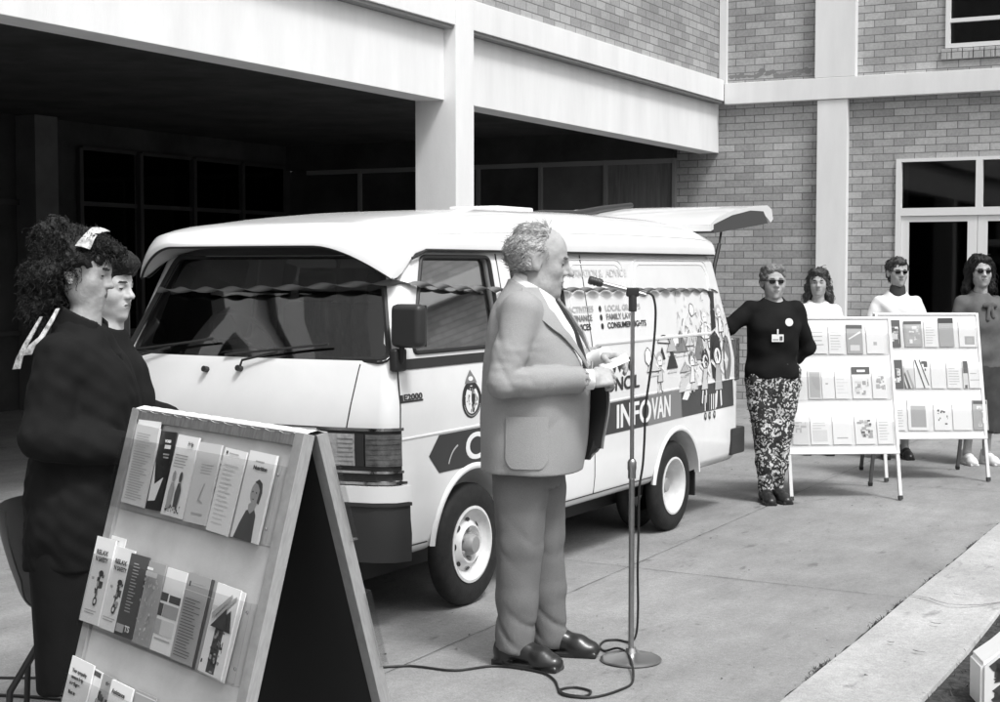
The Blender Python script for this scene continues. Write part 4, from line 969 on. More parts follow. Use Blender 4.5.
# ---------------------------------------------------------------- the man at the microphone
J = dict(pelvis=(0, -.01, .93), chest=(0, .0, 1.27), neck=(0, .0, 1.50), skull=(0, .045, 1.61), shR=(.19, .01, 1.43), shL=(-.19, -.02, 1.43), elR=(.285, -.045, 1.155), elL=(-.25, .02, 1.15),
         wrR=(.165, .275, 1.165), wrL=(-.085, .280, 1.235), hipR=(.09, -.02, .9), hipL=(-.09, 0, .9), knR=(.10, -.02, .49), knL=(-.09, .03, .49), anR=(.115, -.045, .09), anL=(-.10, .05, .09), toeR=(.150, .11, .03), toeL=(-.105, .21, .03))
HM = rot('Z', 13) @ rot('X', -11); hx = Xf((0, .036, 1.632), HM, 1.17)
MP = (-2.797, 5.613, 0)
MR = basis((-.45, .88, .10), (.75, .30, .60)); ML = basis((.35, .90, -.02), (-.45, .15, .88))
MZ = R(YAW - 90 - 14)
man = figure('person', 'stout older man in a pale suit and dark tie reading at the microphone', 'man', MP, MZ, J, hx, [('R', MR, (48, 55, 30), 20), ('L', ML, (28, 30, 18), 25)], ['skin', 'lips', 'brow', 'iris'], h=.010, hf=.0036, jowl=1, nose=1.35, k=1.03)
st = [(.775, 0, .012, .255, .200), (.86, 0, .016, .255, .208), (1.0, 0, .02, .25, .215), (1.12, 0, .025, .245, .215), (1.24, 0, .025, .235, .205), (1.34, 0, .012, .225, .185), (1.42, 0, -.003, .195, .155), (1.465, 0, -.012, .16, .128), (1.51, 0, -.018, .115, .096), (1.56, 0, -.012, .078, .076)]
F = Field(); F.loft(st, .02)
for s, sg in (('R', 1), ('L', -1)):
    F.ell(A3(*J['sh' + s]) + A3(-.02 * sg, -.005, -.01), (.078, .086, .080), .05)
    e = A3(*J['el' + s]); w_ = A3(*J['wr' + s]); wc = w_ + (e - w_) * .03
    F.chain([J['sh' + s], A3(*J['sh' + s]) * .4 + e * .6, e], [.082, .070, .064], .014); F.chain([e, e * .6 + w_ * .4, wc], [.064, .060, .053], .004)
    d = w_ - e; d /= np.linalg.norm(d); c0 = w_ + d * .10
    F.cap(wc + d * .01, wc + d * .12, .055, .05, .004, 's')
F.half((0, 0, .785), (0, 0, -1))
F.half((0, -.06, 1.560), (0, .55, 1))
# open front over the shirt
def opening(X, Y, Z):
    hw = np.interp(Z, [1.16, 1.24, 1.36, 1.44, 1.50, 1.58], [.0, .085, .155, .155, .115, .07]); return np.maximum(np.maximum(np.abs(X) - hw, .02 - Y), np.maximum(1.16 - Z, Z - 1.60))
F.ops.append((lambda X, Y, Z: opening(X, Y, Z) + 0 * X * Y, A3(-.16, .0, 1.16), A3(.16, .3, 1.6), .006, 's'))
wf = wave(20, .0028, 3, (1, 1, .9)); we = wave(55, .002, 5, (.4, .7, 1.5)); eR = A3(*J['elR'])
F.disp(lambda X, Y, Z: wf(X, Y, Z) + we(X, Y, Z) * np.exp(-(((X - eR[0]) ** 2 + (Y - eR[1] - .03) ** 2 + (Z - eR[2] - .03) ** 2) / .02)))
side = lambda X: 1 / (1 + np.exp(-(X - .20) * 90))
F.disp(lambda X, Y, Z: side(X) * (.006 * crease(22 * (Z * .9 + (Y + .10) * 1.1) + 1.2 * np.sin(11 * Y)) * np.exp(-(((Y + .03) ** 2) / .010 + (Z - 1.19) ** 2 / .010)) + .003 * crease(34 * (Y * .9 - Z * .35) + 1.0 * np.sin(14 * Z)) * np.exp(-(((Y - .13) ** 2) / .008 + (Z - 1.16) ** 2 / .006)) + .008 * crease(20 * (Y + .5 * Z) + .5) * np.exp(-(((Y + .10) ** 2) / .006 + (Z - 1.33) ** 2 / .010))))
F.disp(lambda X, Y, Z: .006 * crease(15 * (Y * .8 - Z * .9) + 2.2) * np.exp(-((Z - .98) ** 2 / .020 + (Y - .03) ** 2 / .03)) + .005 * crease(17 * (Y * 1.1 + Z * .6)) * np.exp(-((Z - 1.40) ** 2 / .006 + (Y + .10) ** 2 / .006)))
jk = garment(man, 'suit_jacket', 'suit', F, .0075)
F = Field(); F.loft([(z, cx, cy + .006, rx - .016, ry - .012) for z, cx, cy, rx, ry in st if z > 1.1 and z < 1.5] + [(1.50, 0, 0, .115, .10), (1.56, 0, .004, .075, .076), (1.585, 0, .006, .068, .070)], .02)
F.disp(wave(40, .0022, 9)); F.half((0, -.05, 1.575), (0, .5, 1)); garment(man, 'shirt', 'shirt_white', F, .008)
fy = surf_y([(z, cx, cy + .006, rx - .016, ry - .012) for z, cx, cy, rx, ry in st])
F = Field()                                                             # collar round the neck
F.cap((0, .0, 1.53), (0, .012, 1.572), .074, .066, .005); F.cap((0, .0, 1.50), (0, .014, 1.60), .064, .060, .003, 's'); F.cap((0, .085, 1.46), (0, .085, 1.60), .020, .016, .005, 's'); F.half((0, -.05, 1.592), (0, .42, 1)); F.half((0, -.05, 1.50), (0, -.3, -1)); garment(man, 'shirt_collar', 'shirt_white', F, .005)
zs = lin(1.20, 1.50, 14)
sheetmesh(man, 'tie', 'tie', [[(x, fy(0, z) + .008 - abs(x) * .2, z) for x in lin(-w2, w2, 4)] for z, w2 in [(z, .018 + (1.50 - z) * .09) for z in zs]], -.006)
b = MB(); b.box(-.018, .018, fy(0, 1.50) - .006, fy(0, 1.50) + .018, 1.485, 1.525, bev=.008); b.build('tie_knot', 'tie', man, smooth=60)
jf = surf_y(st)
for sg in (1, -1):
    P = []
    for z in lin(1.19, 1.52, 20):
        hw = float(np.interp(z, [1.16, 1.24, 1.36, 1.44, 1.50, 1.58], [.0, .085, .155, .155, .115, .07])); ww = float(np.interp(z, [1.19, 1.25, 1.42, 1.435, 1.46, 1.52], [.010, .022, .055, .036, .055, .040]))
        row = []
        for q in lin(0, 1, 5): x = min(hw - .012 + q * ww, .21); row.append((sg * x, jf(x * .96, z) + .008 + (.004 if sg > 0 else .008) * (1 - q), z))
        P.append(row)
    sheetmesh(man, 'lapel', 'suit', P, .006 * sg)
# open left front hanging forward, dark lining towards the camera
P = []
for i, u in enumerate(lin(0, 1, 8)):
    row = []
    for j, v in enumerate(lin(0, 1, 14)):
        z = 1.16 - v * .335 + (.05 * max(0, u - .55) ** 2 / .2 if v > .9 else 0) + (.03 * max(0, u - .6) / .4 if j == 14 else 0); y = .185 + u * (.115 + .012 * math.sin(v * 5)); x = -.04 - .05 * (1 - u) - .03 * math.sin(v * 3 + u * 3); row.append((x, y - (.03 * u * (v > .96)), z))
    P.append(row)
sheetmesh(man, 'jacket_front', ['lining'], P, .004); sheetmesh(man, 'jacket_facing', ['suit'], [[(x - .012, y + .008, z - .002) for x, y, z in r] for r in P], .004)
sx = lambda y, z: float(np.interp(z, [.775, .86, 1.0, 1.12], [.255, .255, .25, .245])) * max(0, 1 - min(1, abs((y - .016) / .21)) ** 2.3) ** (1 / 2.3)
sheetmesh(man, 'jacket_pocket', 'suit', [[(sx(y, z) + .0025, y, z) for z in lin(.815 + .035 * max(0, (abs(y - .0425) / .0825 - .6) / .4) ** 2, 1.02, 10)] for y in lin(-.04, .125, 16)], .003)
for i in range(3):
    b = MB(); b.lathe([(.006, 0), (.006, .004), (.001, .005)], 10, Matrix.Translation((J['wrR'][0] + .045, .19 - i * .022, 1.125)) @ Matrix.Rotation(PI / 2, 4, 'Y')); b.build('button', 'black_plastic', jk)
for s in 'RL':
    e = A3(*J['el' + s]); w_ = A3(*J['wr' + s]); d = (w_ - e) / np.linalg.norm(w_ - e); F = Field(); F.cap(w_ - d * .05, w_ + d * (.022 if s == 'R' else .05), .043, .040, .003); F.half(w_ + d * (.018 if s == 'R' else .03), d); garment(man, 'shirt_cuff', 'shirt_white', F, .005)
F = Field(); F.loft([(.72, 0, .0, .175, .125), (.8, 0, .0, .185, .145), (.9, 0, 0, .19, .155), (1.0, 0, .01, .18, .16)], .02)
for s, kx in (('R', 1), ('L', 1)):
    h_, n_, a_ = A3(*J['hip' + s]), A3(*J['kn' + s]), A3(*J['an' + s]); F.chain([h_, h_ * .5 + n_ * .5 + A3(0, .005, 0), n_, n_ * .45 + a_ * .55 + A3(0, .005, 0), a_ + A3(0, .01, -.01)], [.115, .106, .092, .083, .079], .02); 
wq = wave(34, .0035, 12, (1, 1, .16)); wv = wave(30, .003, 11, (1, 1, .6)); F.disp(lambda X, Y, Z: wv(X, Y, Z) + .011 * crease(26 * (Z + .55 * Y) + 1.4 * np.sin(13 * Y + 6 * X)) * np.exp(-((Z - .15) / .075) ** 2) + .004 * crease(19 * (Z + 1.1 * Y) + 2 * np.sin(8 * X)) * np.exp(-((Z - .50) / .10) ** 2) + .004 * crease(15 * (Y * 1.2 - Z * .5) + .8) * np.exp(-((Z - .72) / .10) ** 2) + wq(X, Y, Z))
F.half((0, .0, .052), (0, -.22, -1)); garment(man, 'trousers', 'suit_trouser', F, .0085)
for s in 'RL': shoe(man, J['an' + s], J['toe' + s], 1.12)
def hx_hair(root, hx, m, ops, h=.005):
    F = Field(); ops(F, hx); return garment(root, 'hair', m, F, h)
def man_hair(F, x):
    F.ell((0, -.026, .022), (.086, .096, .080), .01, 'u', x); F.ell((.074, -.02, .0), (.013, .034, .04), .01, 'u', x); F.ell((-.074, -.02, .0), (.013, .034, .04), .01, 'u', x); F.ell((0, -.02, .085), (.065, .075, .037), .02, 'u', x)
    F.ell((0, .075, .075), (.090, .072, .085), .012, 's', x); F.ell((0, .075, -.03), (.10, .072, .09), .008, 's', x); F.ell((0, -.02, -.085), (.09, .09, .045), .015, 's', x)
    for sg in (-1, 1): F.ell((sg * .088, .006, -.008), (.026, .029, .042), .004, 's', x)
    a, b_ = wave(50, .0022, 21, (1, .6, 1)), wave(150, .0012, 22); F.disp(lambda X, Y, Z: a(X, Y, Z) + b_(X, Y, Z))
mh = hx_hair(man, hx, 'hair_grey', man_hair, .0038)
strands(man, mh, hx, 2600, 'hair_grey', lambda l: (0, -1, -.55 if l.z < .08 else .1), (.022, .05), .30, .0010, .22, lambda l: not (abs(l.x) > .055 and -.03 < l.y < .04 and l.z < .035), .0012)
b = MB()                                                                # wisps standing off the grey hair
for k in range(60):
    t, p = random.uniform(1.9, 4.4), random.uniform(-.2, 1.45); n = Vector((math.sin(t) * math.cos(p), -abs(math.cos(t)) * math.cos(p) * 1.05, math.sin(p)))
    if n.z > .75 and n.y > -.1: continue
    q = Vector((n.x * .083, -.024 + n.y * .095, .026 + n.z * .083)); q2 = q + n * random.uniform(.002, .010) + Vector((random.gauss(0, .008), random.gauss(0, .008), random.gauss(0, .008))); q3 = q2 + Vector((random.gauss(0, .006), random.gauss(-.004, .006), random.gauss(0, .006)))
    b.tube([Vector(hx.p(v)) for v in (q, q2, q3)], [.0012, .0010, .0004], 4)
merge(b, mh)
# card in his hands
SG = Matrix.Translation(MP) @ Matrix.Rotation(MZ, 4, 'Z')
Mc = SG @ Matrix.Translation((.03, .350, 1.222)) @ Matrix.Rotation(R(12), 4, 'Z') @ Matrix.Rotation(R(24), 4, 'X') @ Matrix.Rotation(R(14), 4, 'Y')
b = MB(); b.grid([[(x, y, .004 * math.sin((x + .1) * 18)) for y in lin(-.06, .06, 8)] for x in lin(-.055, .055, 8)]); cd = b.build('speech_card', 'paper', None, Mc, 180); md = cd.modifiers.new('t', 'SOLIDIFY'); md.thickness = .0015
tag(cd, 'folded white sheet of notes held in both hands of the man at the microphone', 'paper')
# ---------------------------------------------------------------- woman with curly hair
JW = dict(pelvis=(0, 0, .90), chest=(0, .01, 1.19), neck=(0, .0, 1.42), skull=(0, .03, 1.52), shR=(.150, -.02, 1.325), shL=(-.150, -.02, 1.325), elR=(.235, -.03, 1.09), elL=(-.235, -.02, 1.09), wrR=(.13, .17, 1.05), wrL=(-.10, .20, 1.06),
          hipR=(.085, 0, .86), hipL=(-.085, 0, .86), knR=(.075, .01, .47), knL=(-.075, .02, .47), anR=(.08, -.03, .08), anL=(-.08, 0, .08), toeR=(.10, .12, .03), toeL=(-.09, .15, .03))
def sleeves(F, J, r=(.072, .060, .050, .045), cut=0., k=.02):
    for s in 'RL':
        e, w_, q = A3(*J['el' + s]), A3(*J['wr' + s]), A3(*J['sh' + s]); sg = 1 if s == 'R' else -1; F.ell(q - A3(.012 * sg, 0, .005), (r[0] * .95, r[0] * 1.02, r[0] * .95), .05); F.chain([q, e, (e + w_) / 2, w_ + (e - w_) * cut], [r[0], r[1], r[2], r[3]], k)
WP = (-3.406, 3.692, 0); hw1 = Xf((0, -.006, 1.595), rot('Z', 6) @ rot('X', -14), .98)
w1 = figure('person', 'woman in black with big curly dark hair tied with a pale scarf', 'woman', WP, R(YAW - 90 - 6), JW, hw1, [('R', basis((-.7, .7, .1), (.5, .5, .6)), (25, 30, 20), 10), ('L', basis((.8, .5, 0), (-.4, .4, .8)), (25, 30, 20), 10)], ['skin', 'lips_dark', 'brow_dark', 'iris'], h=.011, hf=.0038, fem=True, k=.9)
stw = [(.66, 0, -.02, .19, .15), (.8, 0, -.01, .215, .165), (.95, 0, .0, .205, .16), (1.08, 0, .01, .185, .150), (1.2, 0, .02, .175, .150), (1.3, 0, .01, .165, .13), (1.36, 0, -.005, .13, .10), (1.41, 0, -.01, .09, .078), (1.47, 0, -.01, .064, .064)]
F = Field(); F.loft(stw, .02); sleeves(F, JW, (.074, .070, .060, .052), .05); F.half((0, 0, .67), (0, 0, -1)); F.half((0, -.04, 1.468), (0, .45, 1)); F.cap((0, .12, 1.30), (0, .07, 1.50), .012, .05, .01, 's'); a = wave(24, .005, 31); b_ = wave(60, .003, 33); F.disp(lambda X, Y, Z: a(X, Y, Z) + b_(X, Y, Z)); garment(w1, 'jacket', 'cloth_black', F, .009)
F = Field(); F.cap((0, -.005, 1.42), (0, .0, 1.475), .088, .080, .01); F.cap((0, 0, 1.40), (0, .0, 1.52), .068, .066, .004, 's'); F.cap((0, .10, 1.38), (0, .10, 1.54), .05, .05, .01, 's'); F.half((0, -.04, 1.485), (0, .5, 1)); garment(w1, 'jacket_collar', 'cloth_black', F, .006)
F = Field(); F.loft([(.27, 0, -.03, .135, .12), (.45, 0, -.02, .155, .135), (.7, 0, -.01, .19, .155), (.92, 0, 0, .175, .135)], .02); a = wave(20, .006, 35, (1, 1, .25)); F.disp(a); garment(w1, 'skirt', 'cloth_black', F, .010)
for s in 'RL': shoe(w1, JW['an' + s], JW['toe' + s], .95)
def w1_hair(F, x):
    F.ell((0, -.022, .040), (.092, .108, .092), .01, 'u', x); F.ell((0, .045, .090), (.062, .058, .040), .03, 'u', x); F.ell((0, -.085, .06), (.085, .075, .085), .03, 'u', x); F.ell((0, -.095, -.045), (.095, .070, .085), .03, 'u', x); F.ell((0, -.110, -.125), (.085, .055, .065), .03, 'u', x); F.ell((.05, -.07, -.07), (.045, .05, .09), .03, 'u', x)
    F.ell((0, .088, -.03), (.10, .070, .098), .012, 's', x); F.ell((.085, .022, -.012), (.03, .036, .045), .012, 's', x); F.ell((-.085, .022, -.012), (.03, .036, .045), .012, 's', x)
    a, b_, c = wave(38, .010, 41), wave(90, .007, 42), wave(170, .003, 43); F.disp(lambda X, Y, Z: a(X, Y, Z) + b_(X, Y, Z) + c(X, Y, Z))
hair1 = hx_hair(w1, hw1, 'hair_dark', w1_hair, .0045)
b = MB(); vs = [v.co.copy() for v in hair1.data.vertices]; ns = [v.normal.copy() for v in hair1.data.vertices]
for k in range(2300):
    i = random.randrange(len(vs)); p = vs[i]; n = ns[i]; loc = Matrix(hw1.M.tolist()).transposed() @ (p - Vector(hw1.c))
    if loc.y > .02 and loc.z < .06: continue
    ax = Vector((random.gauss(0, .4), random.gauss(0, .4), -1)).normalized(); a_ = n.cross(ax).normalized(); r_ = random.uniform(.003, .007); ln = random.uniform(.015, .045); ph = random.uniform(0, 6)
    b.tube([p + n * (.004 + r_ * .4) + ax * ln * t + (a_ * math.cos(ph + t * 7) + n * math.sin(ph + t * 7)) * r_ for t in lin(0, 1, 6)], [.0011] * 6 + [.0004], 3)
merge(b, hair1)
def strip_tail(root, name, m, pts, w0, w1_, th=.003, side=(1, 0, 0)):
    P = []
    for i, p in enumerate(pts): q = w0 + (w1_ - w0) * i / (len(pts) - 1); P.append([(p[0] + side[0] * t * q, p[1] + side[1] * t * q, p[2] + side[2] * t * q) for t in (-1, -.4, .4, 1)])
    return sheetmesh(root, name, m, P, th)
P = []
for t in lin(R(22), R(96), 14):
    P.append([Vector(hw1.p(((.103 + .004 * math.sin(t * 9)) * math.cos(t), .018 + .30 * (t - .4) * .06 + yy * (1 + .15 * math.sin(t * 5)), .036 + (.112 - abs(yy) * .25) * math.sin(t)))) for yy in lin(-.021, .021, 5)])
sheetmesh(w1, 'hair_scarf', 'scarf', P, .003)
strip_tail(w1, 'scarf_tail', 'scarf', [(.105, -.035, 1.475), (.125, -.050, 1.435), (.135, -.075, 1.39), (.135, -.105, 1.365), (.125, -.125, 1.335)], .006, .015, .003, (.2, 1, .1)); strip_tail(w1, 'scarf_tail', 'scarf', [(.10, -.09, 1.45), (.11, -.110, 1.41), (.115, -.135, 1.365), (.115, -.155, 1.325), (.105, -.17, 1.29)], .005, .014, .003, (.2, 1, .1))
b = MB(); b.lathe([(.009, 0), (.009, .003), (.001, .004)], 12, Matrix.Translation(Vector(hw1.p((.084, .004, -.036)))) @ Matrix.Rotation(PI / 2, 4, 'Y')); b.build('earring', 'chrome', w1)
# ---------------------------------------------------------------- smiling woman beyond her
JX = {k: v for k, v in JW.items()}; JX.update(neck=(0, 0, 1.38), skull=(0, .02, 1.46), chest=(0, .01, 1.18), shR=(.15, -.02, 1.29), shL=(-.15, -.02, 1.29))
hw2 = Xf((0, .0, 1.535), rot('Z', -20) @ rot('X', -4), .97)
w2 = figure('person', 'smiling woman with short dark hair, half hidden behind the curly-haired woman', 'woman', (-3.683, 4.111, 0), R(YAW - 90), JX, hw2, [('R', basis((-.7, .7, .1), (.5, .5, .6)), (25, 30, 20), 10), ('L', basis((.8, .5, 0), (-.4, .4, .8)), (25, 30, 20), 10)], ['skin_light', 'lips', 'brow_dark', 'iris'], h=.012, hf=.004, fem=True, smile=1.1, k=.9)
F = Field(); F.loft([(z - .035, cx, cy, rx * .95, ry * .92) for z, cx, cy, rx, ry in stw], .02); sleeves(F, JX, (.075, .066, .056, .05), .05); F.half((0, 0, .62), (0, 0, -1)); F.half((0, -.03, 1.42), (0, .4, 1)); F.disp(wave(24, .005, 36)); garment(w2, 'jacket', 'cloth_black', F, .012)
F = Field(); F.loft([(.3, 0, -.02, .14, .12), (.7, 0, -.01, .18, .15), (.9, 0, 0, .17, .13)], .02); garment(w2, 'skirt', 'cloth_black', F, .015)
for s in 'RL': shoe(w2, JX['an' + s], JX['toe' + s], .95)
def w2_hair(F, x):
    F.ell((0, -.020, .040), (.090, .108, .092), .01, 'u', x); F.ell((0, .07, .088), (.070, .050, .044), .025, 'u', x); F.ell((0, -.06, -.04), (.078, .06, .06), .03, 'u', x)
    F.ell((0, .092, -.048), (.10, .066, .098), .012, 's', x); F.ell((.085, .03, -.03), (.03, .05, .055), .012, 's', x); F.ell((-.085, .03, -.03), (.03, .05, .055), .012, 's', x); a, b_ = wave(50, .006, 61), wave(140, .003, 62); F.disp(lambda X, Y, Z: a(X, Y, Z) + b_(X, Y, Z))
h2 = hx_hair(w2, hw2, 'hair_dark', w2_hair, .0045); strands(w2, h2, hw2, 900, 'hair_dark', lambda l: (l.x * 6, -.6, -.5), (.02, .04), .4, .0014, .3, lambda l: l.y < .03)
# ---------------------------------------------------------------- women by the rear display boards
def simple_hair(F, x, long=0., seed=1, w=.088, fr=.0):
    F.ell((0, -.018, .042), (w, .106, .090), .01, 'u', x); F.ell((0, .055, .088), (.062, .04, .032), .025, 'u', x)
    if long:
        for sg in (-1, 1): F.cap((sg * .07, -.015, .01), (sg * (.082 + fr), -.02, -long), .034, .034, .03, 'u', x)
        F.cap((0, -.07, 0), (0, -.075, -long), .07, .06, .03, 'u', x)
    else: F.ell((0, -.055, -.02), (.078, .055, .06), .03, 'u', x)
    F.ell((0, .098, -.035), (.072 if long else .10, .072, .092), .012, 's', x)
    if not long:
        for sg in (-1, 1): F.ell((sg * .085, .03, -.03), (.03, .05, .05), .012, 's', x)
    a, b_ = wave(45, .007, seed), wave(120, .004, seed + 1); F.disp(lambda X, Y, Z: a(X, Y, Z) + b_(X, Y, Z))
def sunglasses(root, x):
    b = MB()
    for sg in (-1, 1):
        pl = rpoly([(sg * .009, .010), (sg * .052, .012), (sg * .048, -.014), (sg * .015, -.015)], .010, 4); b.prism(pl, 0, .003, None, lambda u, v, w_: Vector(x.p((u, .102 - abs(u) * .32 + w_, .004 + v)))); b.tube([Vector(x.p((sg * .054, .086, .012))), Vector(x.p((sg * .076, .03, .010))), Vector(x.p((sg * .080, -.01, .006)))], .0022 * x.k, 5)
    b.tube([Vector(x.p((-.012, .101, .012))), Vector(x.p((.012, .101, .012)))], .0022, 5); b.build('sunglasses', 'sunglass', root, smooth=40)
FACE = R(YAW + 180)                                                    # facing the camera
JP = dict(pelvis=(0, 0, .92), chest=(0, .01, 1.23), neck=(0, 0, 1.37), skull=(0, .015, 1.45), shR=(.155, -.01, 1.315), shL=(-.155, -.01, 1.315), elR=(.30, .03, 1.20), elL=(-.245, -.06, 1.05), wrR=(.49, .09, 1.27), wrL=(-.12, -.14, .93),
          hipR=(.085, 0, .88), hipL=(-.085, 0, .88), knR=(.05, .03, .48), knL=(-.05, .02, .48), anR=(.045, .02, .08), anL=(-.035, -.02, .08), toeR=(.03, .17, .03), toeL=(-.09, .13, .03))
hp = Xf((0, .0, 1.505), rot('Z', 4), 1.0)
pw = figure('person', 'woman in a black sweater, sunglasses and floral trousers leaning on the van rear', 'woman', (-3.241, 10.210, 0), FACE, JP, hp, [('R', basis((.9, .2, .1), (0, -.3, .9)), (15, 20, 15), 0), ('L', basis((.5, -.3, -.7), (0, -.9, .3)), (20, 30, 20), 0)], ['skin', 'lips', 'brow', 'iris'], h=.012, hf=.005, fem=True, k=.88)
stp = [(.84, 0, 0, .185, .135), (.9, 0, 0, .19, .14), (1.0, 0, 0, .175, .13), (1.1, 0, .01, .175, .135), (1.2, 0, .015, .18, .14), (1.27, 0, .005, .17, .125), (1.33, 0, 0, .135, .10), (1.38, 0, 0, .085, .080), (1.42, 0, 0, .064, .068)]
F = Field(); F.loft(stp, .02); sleeves(F, JP, (.063, .056, .050, .043), .04); F.half((0, 0, .855), (0, 0, -1)); F.half((0, 0, 1.395), (0, .25, 1)); F.disp(wave(26, .006, 71)); garment(pw, 'sweater', 'cloth_black', F, .010)
F = Field(); F.loft([(.74, 0, 0, .165, .11), (.82, 0, 0, .185, .13), (.95, 0, 0, .16, .12)], .02)
for s in 'RL': h_, n_, a_ = A3(*JP['hip' + s]), A3(*JP['kn' + s]), A3(*JP['an' + s]); F.chain([h_, (h_ + n_) / 2, n_, (n_ + a_) / 2, a_ + A3(0, 0, .02)], [.105, .100, .082, .068, .048], .02)
F.half((0, 0, .075), (0, 0, -1)); a = wave(28, .006, 73); F.disp(a); garment(pw, 'trousers', 'floral', F, .009)
for s in 'RL': shoe(pw, JP['an' + s], JP['toe' + s], .95)
hx_hair(pw, hp, 'hair_light', lambda F, x: simple_hair(F, x, 0, 75, .092), .006); strands(pw, pw.children[-1], hp, 700, 'hair_light', lambda l: (l.x * 8, .3, .4), (.012, .028), .9, .0016, .5, None, .003); sunglasses(pw, hp)
b = MB(); b.box(-.045, .035, .160, .163, 1.105, 1.155); o = b.build('name_badge', 'badge', pw); b = MB(); b.box(-.037, -.018, .163, .165, 1.115, 1.142); b.box(-.01, .028, .163, .165, 1.118, 1.122); b.build('badge_photo', 'paper_dark', o)
b = MB(); b.tube([(-.005, .158, 1.19), (-.005, .162, 1.155)], .006, 6); b.build('badge_clip', 'badge', o)
b = MB(); b.lathe([(.028, 0), (.026, .006), (.001, .008)], 20, Matrix.Translation((-.085, .135, 1.235)) @ Matrix.Rotation(R(-82), 4, 'X')); b.build('round_badge', 'badge', pw)
def stander(label, loc, rz, dz, hk, cloth, hairm, hair, glasses, skirt=None, seed=0, yawh=0, armsx=False, skin='skin'):
    Jq = {k: (v[0], v[1], max(.02, v[2] * dz)) for k, v in JW.items()}; hq = Xf((0, .0, Jq['skull'][2] + .065), rot('Z', yawh), hk)
    if skirt: Jq['wrR'] = (.235, .06, .84); Jq['wrL'] = (-.235, .06, .84); Jq['elR'] = (.24, -.03, 1.06); Jq['elL'] = (-.24, -.03, 1.06)
    if armsx: Jq['wrR'] = (-.06, .17, 1.10 * dz); Jq['wrL'] = (.06, .185, 1.13 * dz); Jq['elR'] = (.25, .06, 1.06 * dz); Jq['elL'] = (-.25, .06, 1.07 * dz)
    p = figure('person', label, 'woman', loc, rz, Jq, hq, [('R', basis((-.9, .4, 0), (0, .9, .4)), (15, 20, 15), 0), ('L', basis((.9, .4, 0), (0, .9, .4)), (15, 20, 15), 0)], [skin, 'lips', 'brow_dark', 'iris'], h=.014, hf=.006, fem=True, k=.88)
    s_ = [(z * dz, cx, cy, rx, ry) for z, cx, cy, rx, ry in stw]; F = Field(); F.loft(s_, .02); sleeves(F, Jq, (.064, .058, .052, .046), .05); F.half((0, 0, (.80 if skirt else .67) * dz), (0, 0, -1)); F.half((0, 0, s_[-1][0] - .04), (0, .35, 1)); F.cap((0, .15, Jq['neck'][2] - .12), (0, .09, Jq['neck'][2] + .06), .012, .055, .008, 's'); F.disp(wave(28, .006, seed)); garment(p, 'blouse', cloth, F, .012)
    F = Field(); F.loft([(.26, 0, 0, .19, .16), (.5, 0, 0, .19, .16), (.8 * dz, 0, 0, .18, .15), (.92 * dz, 0, 0, .165, .13)], .02); F.disp(wave(26, .008, seed + 3, (1, 1, .15))); garment(p, 'skirt', skirt or 'cloth_mid', F, .012)
    for s in 'RL': shoe(p, Jq['an' + s], Jq['toe' + s], .92, 'cloth_white' if skirt else 'shoe')
    hh = hx_hair(p, hq, hairm, lambda F, x: hair(F, x), .007); strands(p, hh, hq, 600, hairm, lambda l: (l.x * 5, -.2, -1 if l.z < .09 else -.1), (.03, .07) if skirt or dz < .95 else (.02, .035), .5, .0022, .25, None, .004 if dz < .95 else .001)
    if glasses: sunglasses(p, hq)
    return p, hq, Jq
d1, dh, dj = stander('woman with long wavy dark hair and a white blouse, without sunglasses', (-3.744, 13.051, 0), FACE, .925, .98, 'cloth_white', 'hair_brown', lambda F, x: simple_hair(F, x, .13, 81, .092, .012), False, seed=80, yawh=-12)
d2, wh_, wj = stander('woman with short hair and sunglasses, arms folded in a white jacket', (-3.072, 13.063, 0), FACE, .985, 1.0, 'cloth_white', 'hair_brown', lambda F, x: simple_hair(F, x, 0, 85, .088), True, seed=84, yawh=6, armsx=True)
F = Field(); F.cap((0, .01, wj['neck'][2] - .02), (0, .01, wj['neck'][2] + .03), .072, .064, .01); F.cap((0, .02, 1.3), (0, .0, 1.5), .05, .052, .004, 's'); garment(d2, 'neck_scarf', 'cloth_dark', F, .007)
d3, rh_, rj = stander('woman with long dark hair, sunglasses and a grey bow blouse, nearest the doors', (-2.380, 12.974, 0), FACE + R(14), .99, 1.08, 'cloth_mid', 'hair_dark', lambda F, x: simple_hair(F, x, .12, 89, .098, .012), True, skirt='cloth_dark', seed=88, yawh=-14)
F = Field(); zc = rj['neck'][2]; F.ell((.03, .15, zc - .10), (.04, .018, .022), .008, 'u', None, rot('Y', 25)); F.ell((-.03, .15, zc - .10), (.04, .018, .022), .008, 'u', None, rot('Y', -25)); F.cap((.012, .155, zc - .11), (.03, .165, zc - .22), .012, .018, .01); F.cap((-.012, .155, zc - .11), (-.02, .165, zc - .20), .012, .018, .01); garment(d3, 'blouse_bow', 'cloth_mid', F, .007)
